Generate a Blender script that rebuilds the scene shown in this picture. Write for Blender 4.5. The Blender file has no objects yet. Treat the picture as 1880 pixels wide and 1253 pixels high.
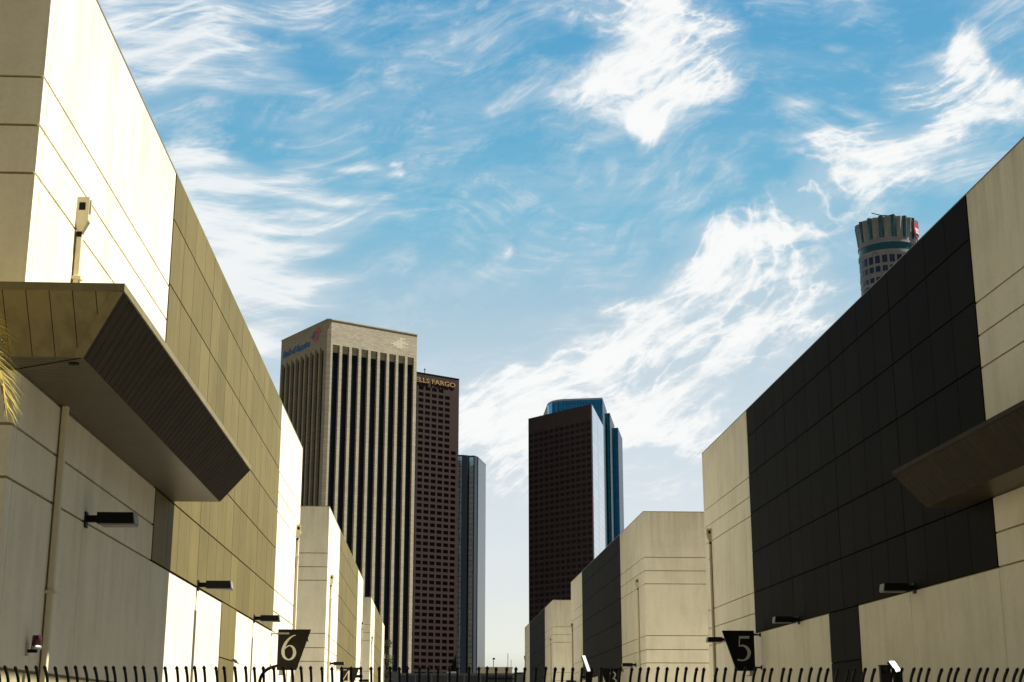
import bpy, math, random
from mathutils import Vector, Matrix
random.seed(7)
R = math.radians
sc = bpy.context.scene
col = sc.collection
EYE = 1.6
# ------------------------------------------------------------------ camera
F = 2611.0; CX, CY = 940.0, 626.5; VX, VY = 787.0, 1326.0
PITCH = math.atan((VY - CY) / F)
YAW = math.atan((CX - VX) / math.hypot(F, VY - CY))
cam = bpy.data.cameras.new('camera')
co = bpy.data.objects.new('camera', cam); col.objects.link(co)
co.location = (0, 0, EYE)
co.rotation_euler = (R(90) + PITCH, 0, -YAW)
cam.sensor_width = 36.0; cam.lens = 36.0 * F / 1880.0
cam.clip_start = 0.1; cam.clip_end = 20000
sc.camera = co
FW = Vector((math.sin(YAW) * math.cos(PITCH), math.cos(YAW) * math.cos(PITCH), math.sin(PITCH)))
RT = Vector((math.cos(YAW), -math.sin(YAW), 0)); UP = RT.cross(FW)
def ray(x, y): return FW + RT * ((x - CX) / F) + UP * ((CY - y) / F)
def atz(Z, x, y):
    d = ray(x, y); return Vector((0, 0, EYE)) + d * ((Z - EYE) / d.z)

# ------------------------------------------------------------------ materials
def mat(name):
    m = bpy.data.materials.new(name); m.use_nodes = True
    nt = m.node_tree
    return m, nt, nt.nodes['Principled BSDF']
def N(nt, t, **kw):
    n = nt.nodes.new(t)
    for k, v in kw.items(): setattr(n, k, v)
    return n
def plain(name, c, rough=0.6, metal=0.0, var=0.12, scale=3.0, spec=0.5, bump=0.0):
    m, nt, b = mat(name)
    tc = N(nt, 'ShaderNodeTexCoord')
    no = N(nt, 'ShaderNodeTexNoise'); no.inputs['Scale'].default_value = scale; no.inputs['Detail'].default_value = 5
    nt.links.new(tc.outputs['Object'], no.inputs['Vector'])
    mx = N(nt, 'ShaderNodeMix', data_type='RGBA')
    mx.inputs[6].default_value = (c[0] * (1 - var), c[1] * (1 - var), c[2] * (1 - var), 1)
    mx.inputs[7].default_value = (min(1, c[0] * (1 + var)), min(1, c[1] * (1 + var)), min(1, c[2] * (1 + var)), 1)
    nt.links.new(no.outputs['Fac'], mx.inputs[0]); nt.links.new(mx.outputs[2], b.inputs['Base Color'])
    b.inputs['Roughness'].default_value = rough; b.inputs['Metallic'].default_value = metal
    b.inputs['Specular IOR Level'].default_value = spec
    if bump:
        bp = N(nt, 'ShaderNodeBump'); bp.inputs['Strength'].default_value = bump; bp.inputs['Distance'].default_value = 0.01
        nt.links.new(no.outputs['Fac'], bp.inputs['Height']); nt.links.new(bp.outputs['Normal'], b.inputs['Normal'])
    return m
def weathered(name, c, stain, amt=0.55, rough=0.85, grime=(3.0, 3.0, 0.16), big=0.25, panelvar=0.0, metal=0.0, topz=None, spec=0.25):
    """painted concrete / metal with rain streaks, blotches and fine grain; world space"""
    m, nt, b = mat(name); L = nt.links
    geo = N(nt, 'ShaderNodeNewGeometry')
    mp = N(nt, 'ShaderNodeMapping'); mp.inputs['Scale'].default_value = grime
    L.new(geo.outputs['Position'], mp.inputs['Vector'])
    st = N(nt, 'ShaderNodeTexNoise'); st.inputs['Scale'].default_value = 1.0; st.inputs['Detail'].default_value = 6; st.inputs['Roughness'].default_value = 0.6
    L.new(mp.outputs['Vector'], st.inputs['Vector'])
    bl = N(nt, 'ShaderNodeTexNoise'); bl.inputs['Scale'].default_value = big; bl.inputs['Detail'].default_value = 7; bl.inputs['Roughness'].default_value = 0.65
    L.new(geo.outputs['Position'], bl.inputs['Vector'])
    mu = N(nt, 'ShaderNodeMath', operation='MULTIPLY'); L.new(st.outputs['Fac'], mu.inputs[0]); L.new(bl.outputs['Fac'], mu.inputs[1])
    mr = N(nt, 'ShaderNodeMapRange'); mr.inputs['From Min'].default_value = 0.20; mr.inputs['From Max'].default_value = 0.35
    mr.inputs['To Max'].default_value = amt; L.new(mu.outputs[0], mr.inputs['Value'])
    fac = mr.outputs['Result']
    if topz:
        # dirt that has run down from the parapet
        sx = N(nt, 'ShaderNodeSeparateXYZ'); L.new(geo.outputs['Position'], sx.inputs['Vector'])
        m2 = N(nt, 'ShaderNodeMapping'); m2.inputs['Scale'].default_value = (5.0, 5.0, 0.05); L.new(geo.outputs['Position'], m2.inputs['Vector'])
        n2 = N(nt, 'ShaderNodeTexNoise'); n2.inputs['Scale'].default_value = 1.0; n2.inputs['Detail'].default_value = 5; L.new(m2.outputs['Vector'], n2.inputs['Vector'])
        r2 = N(nt, 'ShaderNodeMapRange'); r2.inputs['From Min'].default_value = topz - 3.5; r2.inputs['From Max'].default_value = topz
        L.new(sx.outputs['Z'], r2.inputs['Value'])
        p2 = N(nt, 'ShaderNodeMath', operation='POWER'); p2.inputs[1].default_value = 2.0; L.new(r2.outputs['Result'], p2.inputs[0])
        q2 = N(nt, 'ShaderNodeMapRange'); q2.inputs['From Min'].default_value = 0.4; q2.inputs['From Max'].default_value = 0.7; L.new(n2.outputs['Fac'], q2.inputs['Value'])
        k2 = N(nt, 'ShaderNodeMath', operation='MULTIPLY'); L.new(p2.outputs[0], k2.inputs[0]); L.new(q2.outputs['Result'], k2.inputs[1])
        a2 = N(nt, 'ShaderNodeMath', operation='MULTIPLY_ADD', use_clamp=True); L.new(k2.outputs[0], a2.inputs[0]); a2.inputs[1].default_value = 0.7; L.new(fac, a2.inputs[2])
        fac = a2.outputs[0]
    mx = N(nt, 'ShaderNodeMix', data_type='RGBA'); mx.inputs[6].default_value = (*c, 1); mx.inputs[7].default_value = (*stain, 1)
    L.new(fac, mx.inputs[0])
    out = mx.outputs[2]
    # fine speckle
    fn = N(nt, 'ShaderNodeTexNoise'); fn.inputs['Scale'].default_value = 14; fn.inputs['Detail'].default_value = 4; L.new(geo.outputs['Position'], fn.inputs['Vector'])
    fr = N(nt, 'ShaderNodeMapRange'); fr.inputs['To Min'].default_value = 0.9; fr.inputs['To Max'].default_value = 1.08; L.new(fn.outputs['Fac'], fr.inputs['Value'])
    vm = N(nt, 'ShaderNodeVectorMath', operation='SCALE'); L.new(out, vm.inputs[0]); L.new(fr.outputs['Result'], vm.inputs['Scale'])
    out = vm.outputs['Vector']
    if panelvar:
        rr = N(nt, 'ShaderNodeMapRange'); rr.inputs['To Min'].default_value = 1 - panelvar; rr.inputs['To Max'].default_value = 1 + panelvar
        L.new(geo.outputs['Random Per Island'], rr.inputs['Value'])
        v2 = N(nt, 'ShaderNodeVectorMath', operation='SCALE'); L.new(out, v2.inputs[0]); L.new(rr.outputs['Result'], v2.inputs['Scale'])
        out = v2.outputs['Vector']
    L.new(out, b.inputs['Base Color'])
    bp = N(nt, 'ShaderNodeBump'); bp.inputs['Strength'].default_value = 0.25; bp.inputs['Distance'].default_value = 0.01
    L.new(fn.outputs['Fac'], bp.inputs['Height']); L.new(bp.outputs['Normal'], b.inputs['Normal'])
    b.inputs['Roughness'].default_value = rough; b.inputs['Metallic'].default_value = metal; b.inputs['Specular IOR Level'].default_value = spec
    return m
def tiled(name, c1, c2, mortar, bw, bh, msize=0.03, rough=0.7, metal=0.0, spec=0.5, floor=None):
    m, nt, b = mat(name); L = nt.links
    tc = N(nt, 'ShaderNodeTexCoord'); s = N(nt, 'ShaderNodeSeparateXYZ'); L.new(tc.outputs['Object'], s.inputs['Vector'])
    ad = N(nt, 'ShaderNodeMath', operation='ADD'); L.new(s.outputs['X'], ad.inputs[0]); L.new(s.outputs['Y'], ad.inputs[1])
    cb = N(nt, 'ShaderNodeCombineXYZ'); L.new(ad.outputs[0], cb.inputs['X']); L.new(s.outputs['Z'], cb.inputs['Y'])
    br = N(nt, 'ShaderNodeTexBrick'); br.offset = 0.0 if floor else 0.5
    br.inputs['Scale'].default_value = 1.0; br.inputs['Brick Width'].default_value = bw; br.inputs['Row Height'].default_value = bh
    br.inputs['Mortar Size'].default_value = msize; br.inputs['Color1'].default_value = (*c1, 1); br.inputs['Color2'].default_value = (*c2, 1); br.inputs['Mortar'].default_value = (*mortar, 1)
    L.new(cb.outputs['Vector'], br.inputs['Vector'])
    no = N(nt, 'ShaderNodeTexNoise'); no.inputs['Scale'].default_value = 0.12; no.inputs['Detail'].default_value = 6; L.new(tc.outputs['Object'], no.inputs['Vector'])
    mr = N(nt, 'ShaderNodeMapRange'); mr.inputs['To Min'].default_value = 0.8; mr.inputs['To Max'].default_value = 1.2; L.new(no.outputs['Fac'], mr.inputs['Value'])
    vm = N(nt, 'ShaderNodeVectorMath', operation='SCALE'); L.new(br.outputs['Color'], vm.inputs[0]); L.new(mr.outputs['Result'], vm.inputs['Scale'])
    L.new(vm.outputs['Vector'], b.inputs['Base Color'])
    b.inputs['Roughness'].default_value = rough; b.inputs['Metallic'].default_value = metal; b.inputs['Specular IOR Level'].default_value = spec
    # slight waviness of the panes
    n2 = N(nt, 'ShaderNodeTexNoise'); n2.inputs['Scale'].default_value = 0.35; n2.inputs['Detail'].default_value = 2; L.new(tc.outputs['Object'], n2.inputs['Vector'])
    bp = N(nt, 'ShaderNodeBump'); bp.inputs['Strength'].default_value = 0.10 if floor else 0.0; bp.inputs['Distance'].default_value = 0.3
    L.new(n2.outputs['Fac'], bp.inputs['Height'])
    if floor: L.new(bp.outputs['Normal'], b.inputs['Normal'])
    return m

TOP = 14.25
M = {}
M['wall'] = weathered('cream_painted_concrete', (0.68, 0.61, 0.445), (0.45, 0.39, 0.265), 0.36, topz=TOP, grime=(1.6, 1.6, 0.22), big=0.55)
M['seal'] = plain('joint_sealant', (0.26, 0.21, 0.085), 0.9)
M['base'] = weathered('olive_painted_base', (0.36, 0.31, 0.16), (0.25, 0.21, 0.10), 0.5)
M['tan'] = weathered('sunlit_tone_cladding', (0.155, 0.122, 0.045), (0.105, 0.084, 0.030), 0.6, rough=0.6, spec=0.08, grime=(6, 6, 0.2), big=0.4, panelvar=0.10)  # cladding in its sunlit tone, the sun's brightening mixed into the colour
M['shadeclad'] = weathered('shade_tone_cladding', (0.0105, 0.0088, 0.0058), (0.008, 0.0065, 0.0042), 0.6, rough=0.7, spec=0.03, grime=(6, 6, 0.2), big=0.4, panelvar=0.16)  # cladding in its shaded tone, the shade put into the colour
M['seam'] = plain('cladding_seam', (0.003, 0.003, 0.002), 0.95, spec=0.0)
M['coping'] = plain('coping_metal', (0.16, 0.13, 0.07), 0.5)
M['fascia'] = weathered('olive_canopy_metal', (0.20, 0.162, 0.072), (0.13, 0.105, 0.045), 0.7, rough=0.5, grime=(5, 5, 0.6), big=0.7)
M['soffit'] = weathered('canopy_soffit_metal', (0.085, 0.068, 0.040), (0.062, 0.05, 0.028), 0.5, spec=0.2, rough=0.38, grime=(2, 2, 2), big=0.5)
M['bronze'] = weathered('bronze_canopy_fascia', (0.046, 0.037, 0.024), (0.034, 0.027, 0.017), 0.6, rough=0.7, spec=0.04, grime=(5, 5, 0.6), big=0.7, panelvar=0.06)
M['bseam'] = plain('bronze_seam', (0.016, 0.012, 0.008), 0.8, spec=0.05)
M['pipe'] = weathered('painted_downpipe', (0.60, 0.53, 0.35), (0.4, 0.35, 0.2), 0.4, rough=0.6)
M['black'] = plain('black_powder_coat', (0.005, 0.0045, 0.004), 0.6, scale=20, spec=0.15)
M['iron'] = plain('black_wrought_iron', (0.003, 0.003, 0.003), 0.6, scale=40, spec=0.12)
M['lens'] = plain('frosted_lens', (0.20, 0.19, 0.16), 0.5, spec=0.2)
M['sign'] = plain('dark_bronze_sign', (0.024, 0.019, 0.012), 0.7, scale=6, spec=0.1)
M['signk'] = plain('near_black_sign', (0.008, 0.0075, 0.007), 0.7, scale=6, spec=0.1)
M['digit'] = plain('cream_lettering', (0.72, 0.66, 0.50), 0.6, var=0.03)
M['steel'] = plain('galvanised_steel', (0.35, 0.33, 0.27), 0.4, metal=0.6)
M['red'] = plain('dark_red_lens', (0.045, 0.004, 0.008), 0.25)
M['asphalt'] = plain('asphalt', (0.045, 0.041, 0.034), 0.9, var=0.3, scale=1.5, bump=0.4)
M['paving'] = plain('concrete_paving', (0.08, 0.07, 0.048), 0.9, var=0.15, scale=0.8, bump=0.2)
M['kerb'] = plain('kerb_concrete', (0.30, 0.28, 0.23), 0.9)
M['ground'] = plain('dusty_ground', (0.058, 0.05, 0.033), 0.95, var=0.25, scale=0.2)
M['roof'] = plain('roof_membrane', (0.35, 0.34, 0.31), 0.9)

# ------------------------------------------------------------------ mesh helpers
class MB:
    def __init__(s): s.v = []; s.f = []; s.m = []
    def add(s, vs, fs, mi=0):
        o = len(s.v); s.v += [tuple(v) for v in vs]
        for f in fs: s.f.append([i + o for i in f]); s.m.append(mi)
    def box(s, x0, x1, y0, y1, z0, z1, mi=0):
        if x0 > x1: x0, x1 = x1, x0
        if y0 > y1: y0, y1 = y1, y0
        v = [(x, y, z) for z in (z0, z1) for y in (y0, y1) for x in (x0, x1)]
        s.add(v, [(0, 2, 3, 1), (4, 5, 7, 6), (0, 1, 5, 4), (2, 6, 7, 3), (0, 4, 6, 2), (1, 3, 7, 5)], mi)
    def obox(s, c, ax, ay, az, mi=0):
        c, ax, ay, az = map(Vector, (c, ax, ay, az))
        v = [c + ax * i + ay * j + az * k for k in (-1, 1) for j in (-1, 1) for i in (-1, 1)]
        s.add(v, [(0, 2, 3, 1), (4, 5, 7, 6), (0, 1, 5, 4), (2, 6, 7, 3), (0, 4, 6, 2), (1, 3, 7, 5)], mi)
    def prism(s, pts, z0, z1, mi=0, caps=True):
        n = len(pts); v = [(p[0], p[1], z0) for p in pts] + [(p[0], p[1], z1) for p in pts]
        f = [(i, (i + 1) % n, (i + 1) % n + n, i + n) for i in range(n)]
        if caps: f += [tuple(range(n - 1, -1, -1)), tuple(range(n, 2 * n))]
        s.add(v, f, mi)
    def hexa(s, b, t, mi=0):
        n = len(b)
        f = [(i, (i + 1) % n, (i + 1) % n + n, i + n) for i in range(n)] + [tuple(range(n - 1, -1, -1)), tuple(range(n, 2 * n))]
        s.add(list(b) + list(t), f, mi)
    def tube(s, pts, rs, n=8, mi=0, up=Vector((0, 1, 0.01))):
        pts = [Vector(p) for p in pts]
        if not hasattr(rs, '__len__'): rs = [rs] * len(pts)
        vs = []
        for i, p in enumerate(pts):
            d = (pts[min(i + 1, len(pts) - 1)] - pts[max(i - 1, 0)]).normalized()
            a = d.cross(up)
            if a.length < 1e-3: a = d.cross(Vector((1, 0, 0)))
            a.normalize(); b = d.cross(a)
            for k in range(n):
                t = 2 * math.pi * k / n; vs.append(p + (a * math.cos(t) + b * math.sin(t)) * rs[i])
        fs = []
        for i in range(len(pts) - 1):
            for k in range(n): fs.append((i * n + k, i * n + (k + 1) % n, (i + 1) * n + (k + 1) % n, (i + 1) * n + k))
        fs.append(tuple(range(n - 1, -1, -1))); fs.append(tuple((len(pts) - 1) * n + k for k in range(n)))
        s.add(vs, fs, mi)
    def cyl(s, x, y, z0, z1, r, n=16, mi=0, r2=None):
        r2 = r if r2 is None else r2
        s.hexa([(x + r * math.cos(2 * math.pi * k / n), y + r * math.sin(2 * math.pi * k / n), z0) for k in range(n)],
               [(x + r2 * math.cos(2 * math.pi * k / n), y + r2 * math.sin(2 * math.pi * k / n), z1) for k in range(n)], mi)
    def build(s, name, mats, parent=None, smooth=False):
        me = bpy.data.meshes.new(name); me.from_pydata(s.v, [], s.f); me.update()
        if not isinstance(mats, (list, tuple)): mats = [mats]
        for m_ in mats: me.materials.append(m_)
        for p, mi in zip(me.polygons, s.m): p.material_index = mi; p.use_smooth = smooth
        import bmesh
        bm = bmesh.new(); bm.from_mesh(me); bmesh.ops.recalc_face_normals(bm, faces=bm.faces); bm.to_mesh(me); bm.free()
        o = bpy.data.objects.new(name, me); col.objects.link(o)
        if parent: o.parent = parent
        return o
def tag(o, label=None, cat=None, group=None, kind=None):
    if label: o['label'] = label
    if cat: o['category'] = cat
    if group: o['group'] = group
    if kind: o['kind'] = kind
    return o
def empty(name, loc=(0, 0, 0), rz=0.0):
    o = bpy.data.objects.new(name, None); col.objects.link(o); o.location = loc; o.rotation_euler = (0, 0, rz); return o
def copy_tree(o, parent=None, top=True):
    c = o.copy(); col.objects.link(c)
    if parent: c.parent = parent
    for ch in list(o.children): copy_tree(ch, c, False)
    return c
def bevel(o, w, seg=2):
    m = o.modifiers.new('bevel', 'BEVEL'); m.width = w; m.segments = seg; m.limit_method = 'ANGLE'

# ------------------------------------------------------------------ the setting
def sheet(name, x0, x1, y0, y1, z, m, label=None):
    b = MB(); b.add([(x0, y0, z), (x1, y0, z), (x1, y1, z), (x0, y1, z)], [(0, 1, 2, 3)])
    return tag(b.build(name, m), kind='structure')
sheet('ground', -6000, 6000, -3000, 9000, 0.0, M['ground'])
sheet('pavement', -60, 60, -60, 14.0, 0.004, M['paving'])
sheet('road', -4.2, 11.1, 14.0, 300, 0.004, M['asphalt'])
M['bounce'] = plain('pale_bounce_ground', (0.31, 0.295, 0.255), 0.9, var=0.12, scale=0.6, bump=0.2)
for y0_, y1_ in ((67.6, 86.4), (133.2, 151.4)): sheet('bounce_sheet', -42, 49, y0_, y1_, 0.010, M['bounce'])  # unseen pale sheets added to bounce sunlight onto the farther end walls
kb = MB()
for x in (-4.35, 11.1):
    for ya, yb in ((14.0, 67.6), (86.4, 133.2), (151.4, 300)): kb.box(x, x + 0.15, ya, yb, 0.0, 0.13)
tag(kb.build('kerb', M['kerb']), kind='structure')

# ------------------------------------------------------------------ numbered halls
ZJ = [0.0, 2.35, 5.06, 5.85, 6.68, 9.80, 10.60, 11.42, TOP]
ROWS = [5.06, 6.66, 8.27, 9.88, 11.48, 13.08, TOP]
GAP = 0.018; HG = 0.046
def make_hall(X0, Y0, side, clad, near_canopy=True):
    """X0 street face, side = direction into the building (-1 left, +1 right). All lengths along the street from Y0."""
    root = empty('warehouse', (X0, Y0, 0))
    W, Ln = 36.0, 46.55
    P0, P1 = 11.15, 36.45
    T = 0.04
    s = side
    w = MB()
    # core
    w.box(s * T, s * W, T, Ln, 0, TOP - 0.05, 1)
    def slab(y0, y1, z0, z1, mi=0, t0=0.0, g=GAP):
        w.box(s * t0, s * (T - 0.001 + 0.0), y0 + g / 2, y1 - g / 2, z0 + HG / 2, z1 - HG / 2, 2 if z1 < 2.4 else mi)
    # concrete slabs, street side
    cols_near = [(0.30, 4.75), (4.75, P0)]
    cols_far = [(P1, 42.75), (42.75, Ln - 0.3), (Ln - 0.3, Ln)]
    for (a, b) in cols_near + cols_far:
        for k in range(len(ZJ) - 1): slab(a, b, ZJ[k], ZJ[k + 1])
    for (a, b) in [(P0, 17.45), (17.45, 22.3), (25.6, 30.15), (30.15, P1)]:
        for k in range(2): slab(a, b, ZJ[k], ZJ[k + 1])
    # corner return: one L shaped piece each course
    for k in range(len(ZJ) - 1):
        z0, z1 = ZJ[k] + HG / 2, ZJ[k + 1] - HG / 2; cm = 2 if k == 0 else 0
        w.box(0, s * (T - 0.001), 0.0, 0.30 - GAP / 2, z0, z1, cm)
        w.box(s * T, s * 6.3, 0.0, T - 0.001, z0, z1, cm)
        x = 6.3 + GAP
        while x < W - 0.5:
            x1 = min(W, x + 6.3); w.box(s * x, s * (x1 - GAP), 0.0, T - 0.001, z0, z1, cm); x = x1
    w.build('wall', [M['wall'], M['seal'], M['base']], root)
    # cladding
    c = MB()
    c.box(s * 0.0, s * (T - 0.004), P0 + 0.01, P1 - 0.01, 5.06 + 0.01, TOP - 0.03, 1)
    c.box(s * 0.0, s * (T - 0.004), 22.32, 25.58, 0.0, 5.06, 1)
    n = 16; st = (P1 - P0) / n
    for i in range(n):
        g = 0.026 if i % 4 else 0.048
        g2 = 0.026 if (i + 1) % 4 else 0.048
        for k in range(len(ROWS) - 1):
            c.box(-s * 0.02, -s * 0.001, P0 + i * st + g / 2, P0 + (i + 1) * st - g2 / 2, ROWS[k] + 0.02, ROWS[k + 1] - 0.02)
    for a, b in ((22.3, 23.95), (23.95, 25.6)):
        for z0, z1 in ((0, 3.45), (3.45, 5.06)):
            c.box(-s * 0.02, -s * 0.001, a + 0.01, b - 0.01, z0 + 0.015, z1 - 0.02)
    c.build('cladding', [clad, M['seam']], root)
    # coping and roof
    p = MB()
    p.box(-s * 0.006, s * 0.3, -0.006, Ln + 0.006, TOP - 0.02, TOP + 0.02)
    p.box(s * 0.3, s * W, -0.006, 0.3, TOP - 0.02, TOP + 0.02)
    p.build('coping', M['coping'], root)
    rf = MB(); rf.box(s * 0.3, s * W, 0.3, Ln, TOP - 0.05, TOP - 0.02); rf.build('roof', M['roof'], root)
    # downpipes with conductor heads
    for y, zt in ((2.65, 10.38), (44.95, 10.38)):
        d = MB()
        x0, x1 = -0.03, -0.125
        d.box(s * x0, s * x1, y - 0.06, y + 0.06, 0.1, zt - 0.62)
        d.box(0, s * -0.029, y - 0.03, y + 0.10, 0.1, zt - 0.62, 1)  # dark strip behind the pipe imitates its shadow on the wall
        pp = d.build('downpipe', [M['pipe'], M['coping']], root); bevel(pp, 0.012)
        h = MB()
        a, b_ = 0.085, 0.21
        # open-topped hopper: three walls and a tapered foot
        h.box(0, -s * b_, y - a, y - a + 0.02, zt - 0.42, zt); h.box(0, -s * b_, y + a - 0.02, y + a, zt - 0.42, zt)
        h.box(-s * (b_ - 0.02), -s * b_, y - a + 0.021, y + a - 0.021, zt - 0.42, zt - 0.30)
        h.box(0, -s * 0.02, y - a + 0.021, y + a - 0.021, zt - 0.42, zt)
        h.box(-s * 0.021, -s * (b_ - 0.021), y - a + 0.021, y + a - 0.021, zt - 0.30, zt - 0.29, 1)
        h.box(-s * 0.04, -s * 0.15, y - a - 0.004, y - a - 0.001, zt - 0.24, zt - 0.10, 1)
        h.box(-s * 0.03, -s * 0.12, y - 0.07, y - 0.062, zt - 0.72, zt - 0.63, 1)
        bq = [(-s * 0.03, y - 0.06, zt - 0.62), (-s * 0.125, y - 0.06, zt - 0.62), (-s * 0.125, y + 0.06, zt - 0.62), (-s * 0.03, y + 0.06, zt - 0.62)]
        tq = [(0, y - a, zt - 0.42), (-s * b_, y - a, zt - 0.42), (-s * b_, y + a, zt - 0.42), (0, y + a, zt - 0.42)]
        h.hexa(bq, tq)
        h.build('hopper', [M['pipe'], M['black']], pp)
        for z in (3.6, 8.9):
            k = MB(); k.box(0, -s * 0.165, y - 0.09, y + 0.09, z, z + 0.05); k.build('strap', M['pipe'], pp)
    if near_canopy:
        cn = canopy_mesh(root, s)
    return root

def canopy_mesh(root, s):
    zb, zt = 6.68, 7.5
    yb0, yb1, yt0, yt1 = (-0.75, 13.2, -1.37, 13.5) if s < 0 else (-0.75, 12.8, -1.37, 12.98)
    xb, xt = (1.14, 1.78) if s < 0 else (-1.02, -1.71)
    IN = s * 9.0
    c = empty('canopy'); c.parent = root
    # soffit: boards running across
    so = MB(); n = 92
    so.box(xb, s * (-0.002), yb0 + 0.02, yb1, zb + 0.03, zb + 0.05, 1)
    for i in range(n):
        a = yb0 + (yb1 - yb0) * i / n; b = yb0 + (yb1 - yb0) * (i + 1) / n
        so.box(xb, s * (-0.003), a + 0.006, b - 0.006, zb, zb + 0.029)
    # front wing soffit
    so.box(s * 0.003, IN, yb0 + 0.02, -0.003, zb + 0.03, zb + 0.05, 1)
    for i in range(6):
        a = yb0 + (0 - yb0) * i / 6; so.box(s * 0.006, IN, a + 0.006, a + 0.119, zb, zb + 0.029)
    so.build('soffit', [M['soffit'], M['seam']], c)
    # recessed soffit light
    l = MB(); l.cyl(-s * 0.93, yb0 + 0.35, zb - 0.018, zb - 0.001, 0.075, 20); l.cyl(-s * 0.93, yb0 + 0.35, zb - 0.022, zb - 0.019, 0.05, 20, 1)
    l.build('downlight', [M['black'], M['iron']], c)
    # sloped fascia street side, in ribbed pans
    def pan(name, A, B, C, D, n, mt, mt2, gap, nrm, step):
        # A,B bottom edge, D,C top edge
        q = MB(); A, B, C, D, nrm = map(Vector, (A, B, C, D, nrm))
        q.hexa([A - nrm * 0.03, B - nrm * 0.03, B - nrm * 0.012, A - nrm * 0.012], [D - nrm * 0.03, C - nrm * 0.03, C - nrm * 0.012, D - nrm * 0.012], 1)
        L_ = (B - A).length
        for i in range(n):
            t0, t1 = i / n + gap / L_ / 2, (i + 1) / n - gap / L_ / 2
            off = nrm * (step if i % 2 else 0)
            a, b = A.lerp(B, t0), A.lerp(B, t1); d, e = D.lerp(C, t0), D.lerp(C, t1)
            q.hexa([a - nrm * 0.011, b - nrm * 0.011, b + off, a + off], [d - nrm * 0.011, e - nrm * 0.011, e + off, d + off])
        return q.build(name, [mt, mt2], c)
    ns = Vector((-s * (zt - zb), 0, -(abs(xt - xb)))).normalized()
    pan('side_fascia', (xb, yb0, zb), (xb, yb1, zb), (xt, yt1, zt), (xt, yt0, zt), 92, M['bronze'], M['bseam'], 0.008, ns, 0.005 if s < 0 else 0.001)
    nf = Vector((0, -(zt - zb), -(yb0 - yt0))).normalized()
    q = MB(); B_ = lambda x, z, o: Vector((s * x, yb0 + (yt0 - yb0) * (z - zb) / (zt - zb), z)) - nf * o
    ab, at = s * xb, s * xt      # signed distance into the building (negative = towards the street)
    hz = lambda x: zb if x >= ab else zb + (zt - zb) * (ab - x) / (ab - at)
    def quad(x0, x1, o0, o1, mi):
        pts_ = [(x0, hz(x0)), (x1, hz(x1)), (x1, zt), (x0, zt)]
        if x0 <= at: pts_ = pts_[1:3] + [(at, zt)]
        q.hexa([B_(x, z, o0) for x, z in pts_], [B_(x, z, o1) for x, z in pts_], mi)
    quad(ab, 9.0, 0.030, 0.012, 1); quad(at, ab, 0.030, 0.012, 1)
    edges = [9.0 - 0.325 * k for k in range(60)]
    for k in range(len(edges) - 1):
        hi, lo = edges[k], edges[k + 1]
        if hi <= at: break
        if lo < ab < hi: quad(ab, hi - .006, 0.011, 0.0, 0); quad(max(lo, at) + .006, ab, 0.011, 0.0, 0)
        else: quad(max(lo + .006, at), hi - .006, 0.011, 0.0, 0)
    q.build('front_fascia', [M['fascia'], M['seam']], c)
    mt = MB(); dd = Vector((-xb, -yb0, 0)).normalized(); pm = dd.cross(Vector((0, 0, 1))) * 0.012
    mt.obox(Vector((xb / 2, yb0 / 2, zb - 0.004)), Vector((xb, yb0, 0)) * 0.48, pm, Vector((0, 0, .003))); mt.build('soffit_mitre', M['bseam'], c)
    ne = Vector((0, (zt - zb), -(yt1 - yb1))).normalized()
    pan('end_fascia', (xb, yb1, zb), (s * -0.003, yb1, zb), (s * -0.003, yt1, zt), (xt, yt1, zt), 4, M['fascia'], M['seam'], 0.012, ne, 0.0)
    # hip trim and rim, roof
    t = MB()
    A = Vector((xb, yb0, zb)); B = Vector((xt, yt0, zt))
    d1 = Vector((-s * 0.012, -0.012, -0.01))
    t.hexa([A + d1, A + Vector((s * 0.16, -0.008, -0.004)), A + Vector((s * 0.16, 0.02, 0.0)), A + Vector((0.0, 0.03, 0))],
           [B + d1, B + Vector((s * 0.16, -0.008, -0.004)), B + Vector((s * 0.16, 0.02, 0.0)), B + Vector((0.0, 0.03, 0))])
    t.build('hip_trim', M['fascia'], c)
    r = MB()
    o = 0.025
    r.box(xt - s * o, xt + s * 0.05, yt0 - o, yt1 + o, zt + 0.001, zt + 0.11)
    r.box(xt + s * 0.051, IN, yt0 - o, yt0 + 0.05, zt + 0.001, zt + 0.11)
    r.box(xt + s * 0.051, -s * 0.003, yt1 - 0.05, yt1 + o, zt + 0.001, zt + 0.11)
    r.box(xt + s * 0.051, -s * 0.003, yt0 + 0.051, yt1 - 0.051, zt + 0.03, zt + 0.07)
    r.box(0.0, IN, yt0 + 0.051, -0.003, zt + 0.03, zt + 0.07)
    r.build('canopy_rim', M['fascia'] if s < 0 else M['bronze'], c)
    return c

LX, RX = -6.2, 13.12
GH = 'numbered concrete halls lining the street'
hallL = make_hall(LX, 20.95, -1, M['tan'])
tag(hallL, 'sunlit cream hall with tan cladding and the number 6 sign, nearest on the left', 'warehouse', GH)
def drop_canopy(h):
    for c in [c for c in h.children if c.name.startswith('canopy')]:
        for k in list(c.children): bpy.data.objects.remove(k)
        bpy.data.objects.remove(c)
h = copy_tree(hallL); drop_canopy(h); h.location = (LX, 86.45, 0)
tag(h, 'sunlit hall with grey shaded end wall and number 4 sign, second on the left', 'warehouse', GH)
h = copy_tree(hallL); drop_canopy(h); h.location = (LX, 151.5, 0)
tag(h, 'smallest and farthest sunlit hall on the left, next to the dark tree', 'warehouse', GH)
hallR = make_hall(RX, 21.3, 1, M['shadeclad'])
tag(hallR, 'shaded beige hall with shade-dark cladding and the number 5 sign, nearest on the right', 'warehouse', GH)
h = copy_tree(hallR); drop_canopy(h); h.location = (RX, 87.6, 0)
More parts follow.
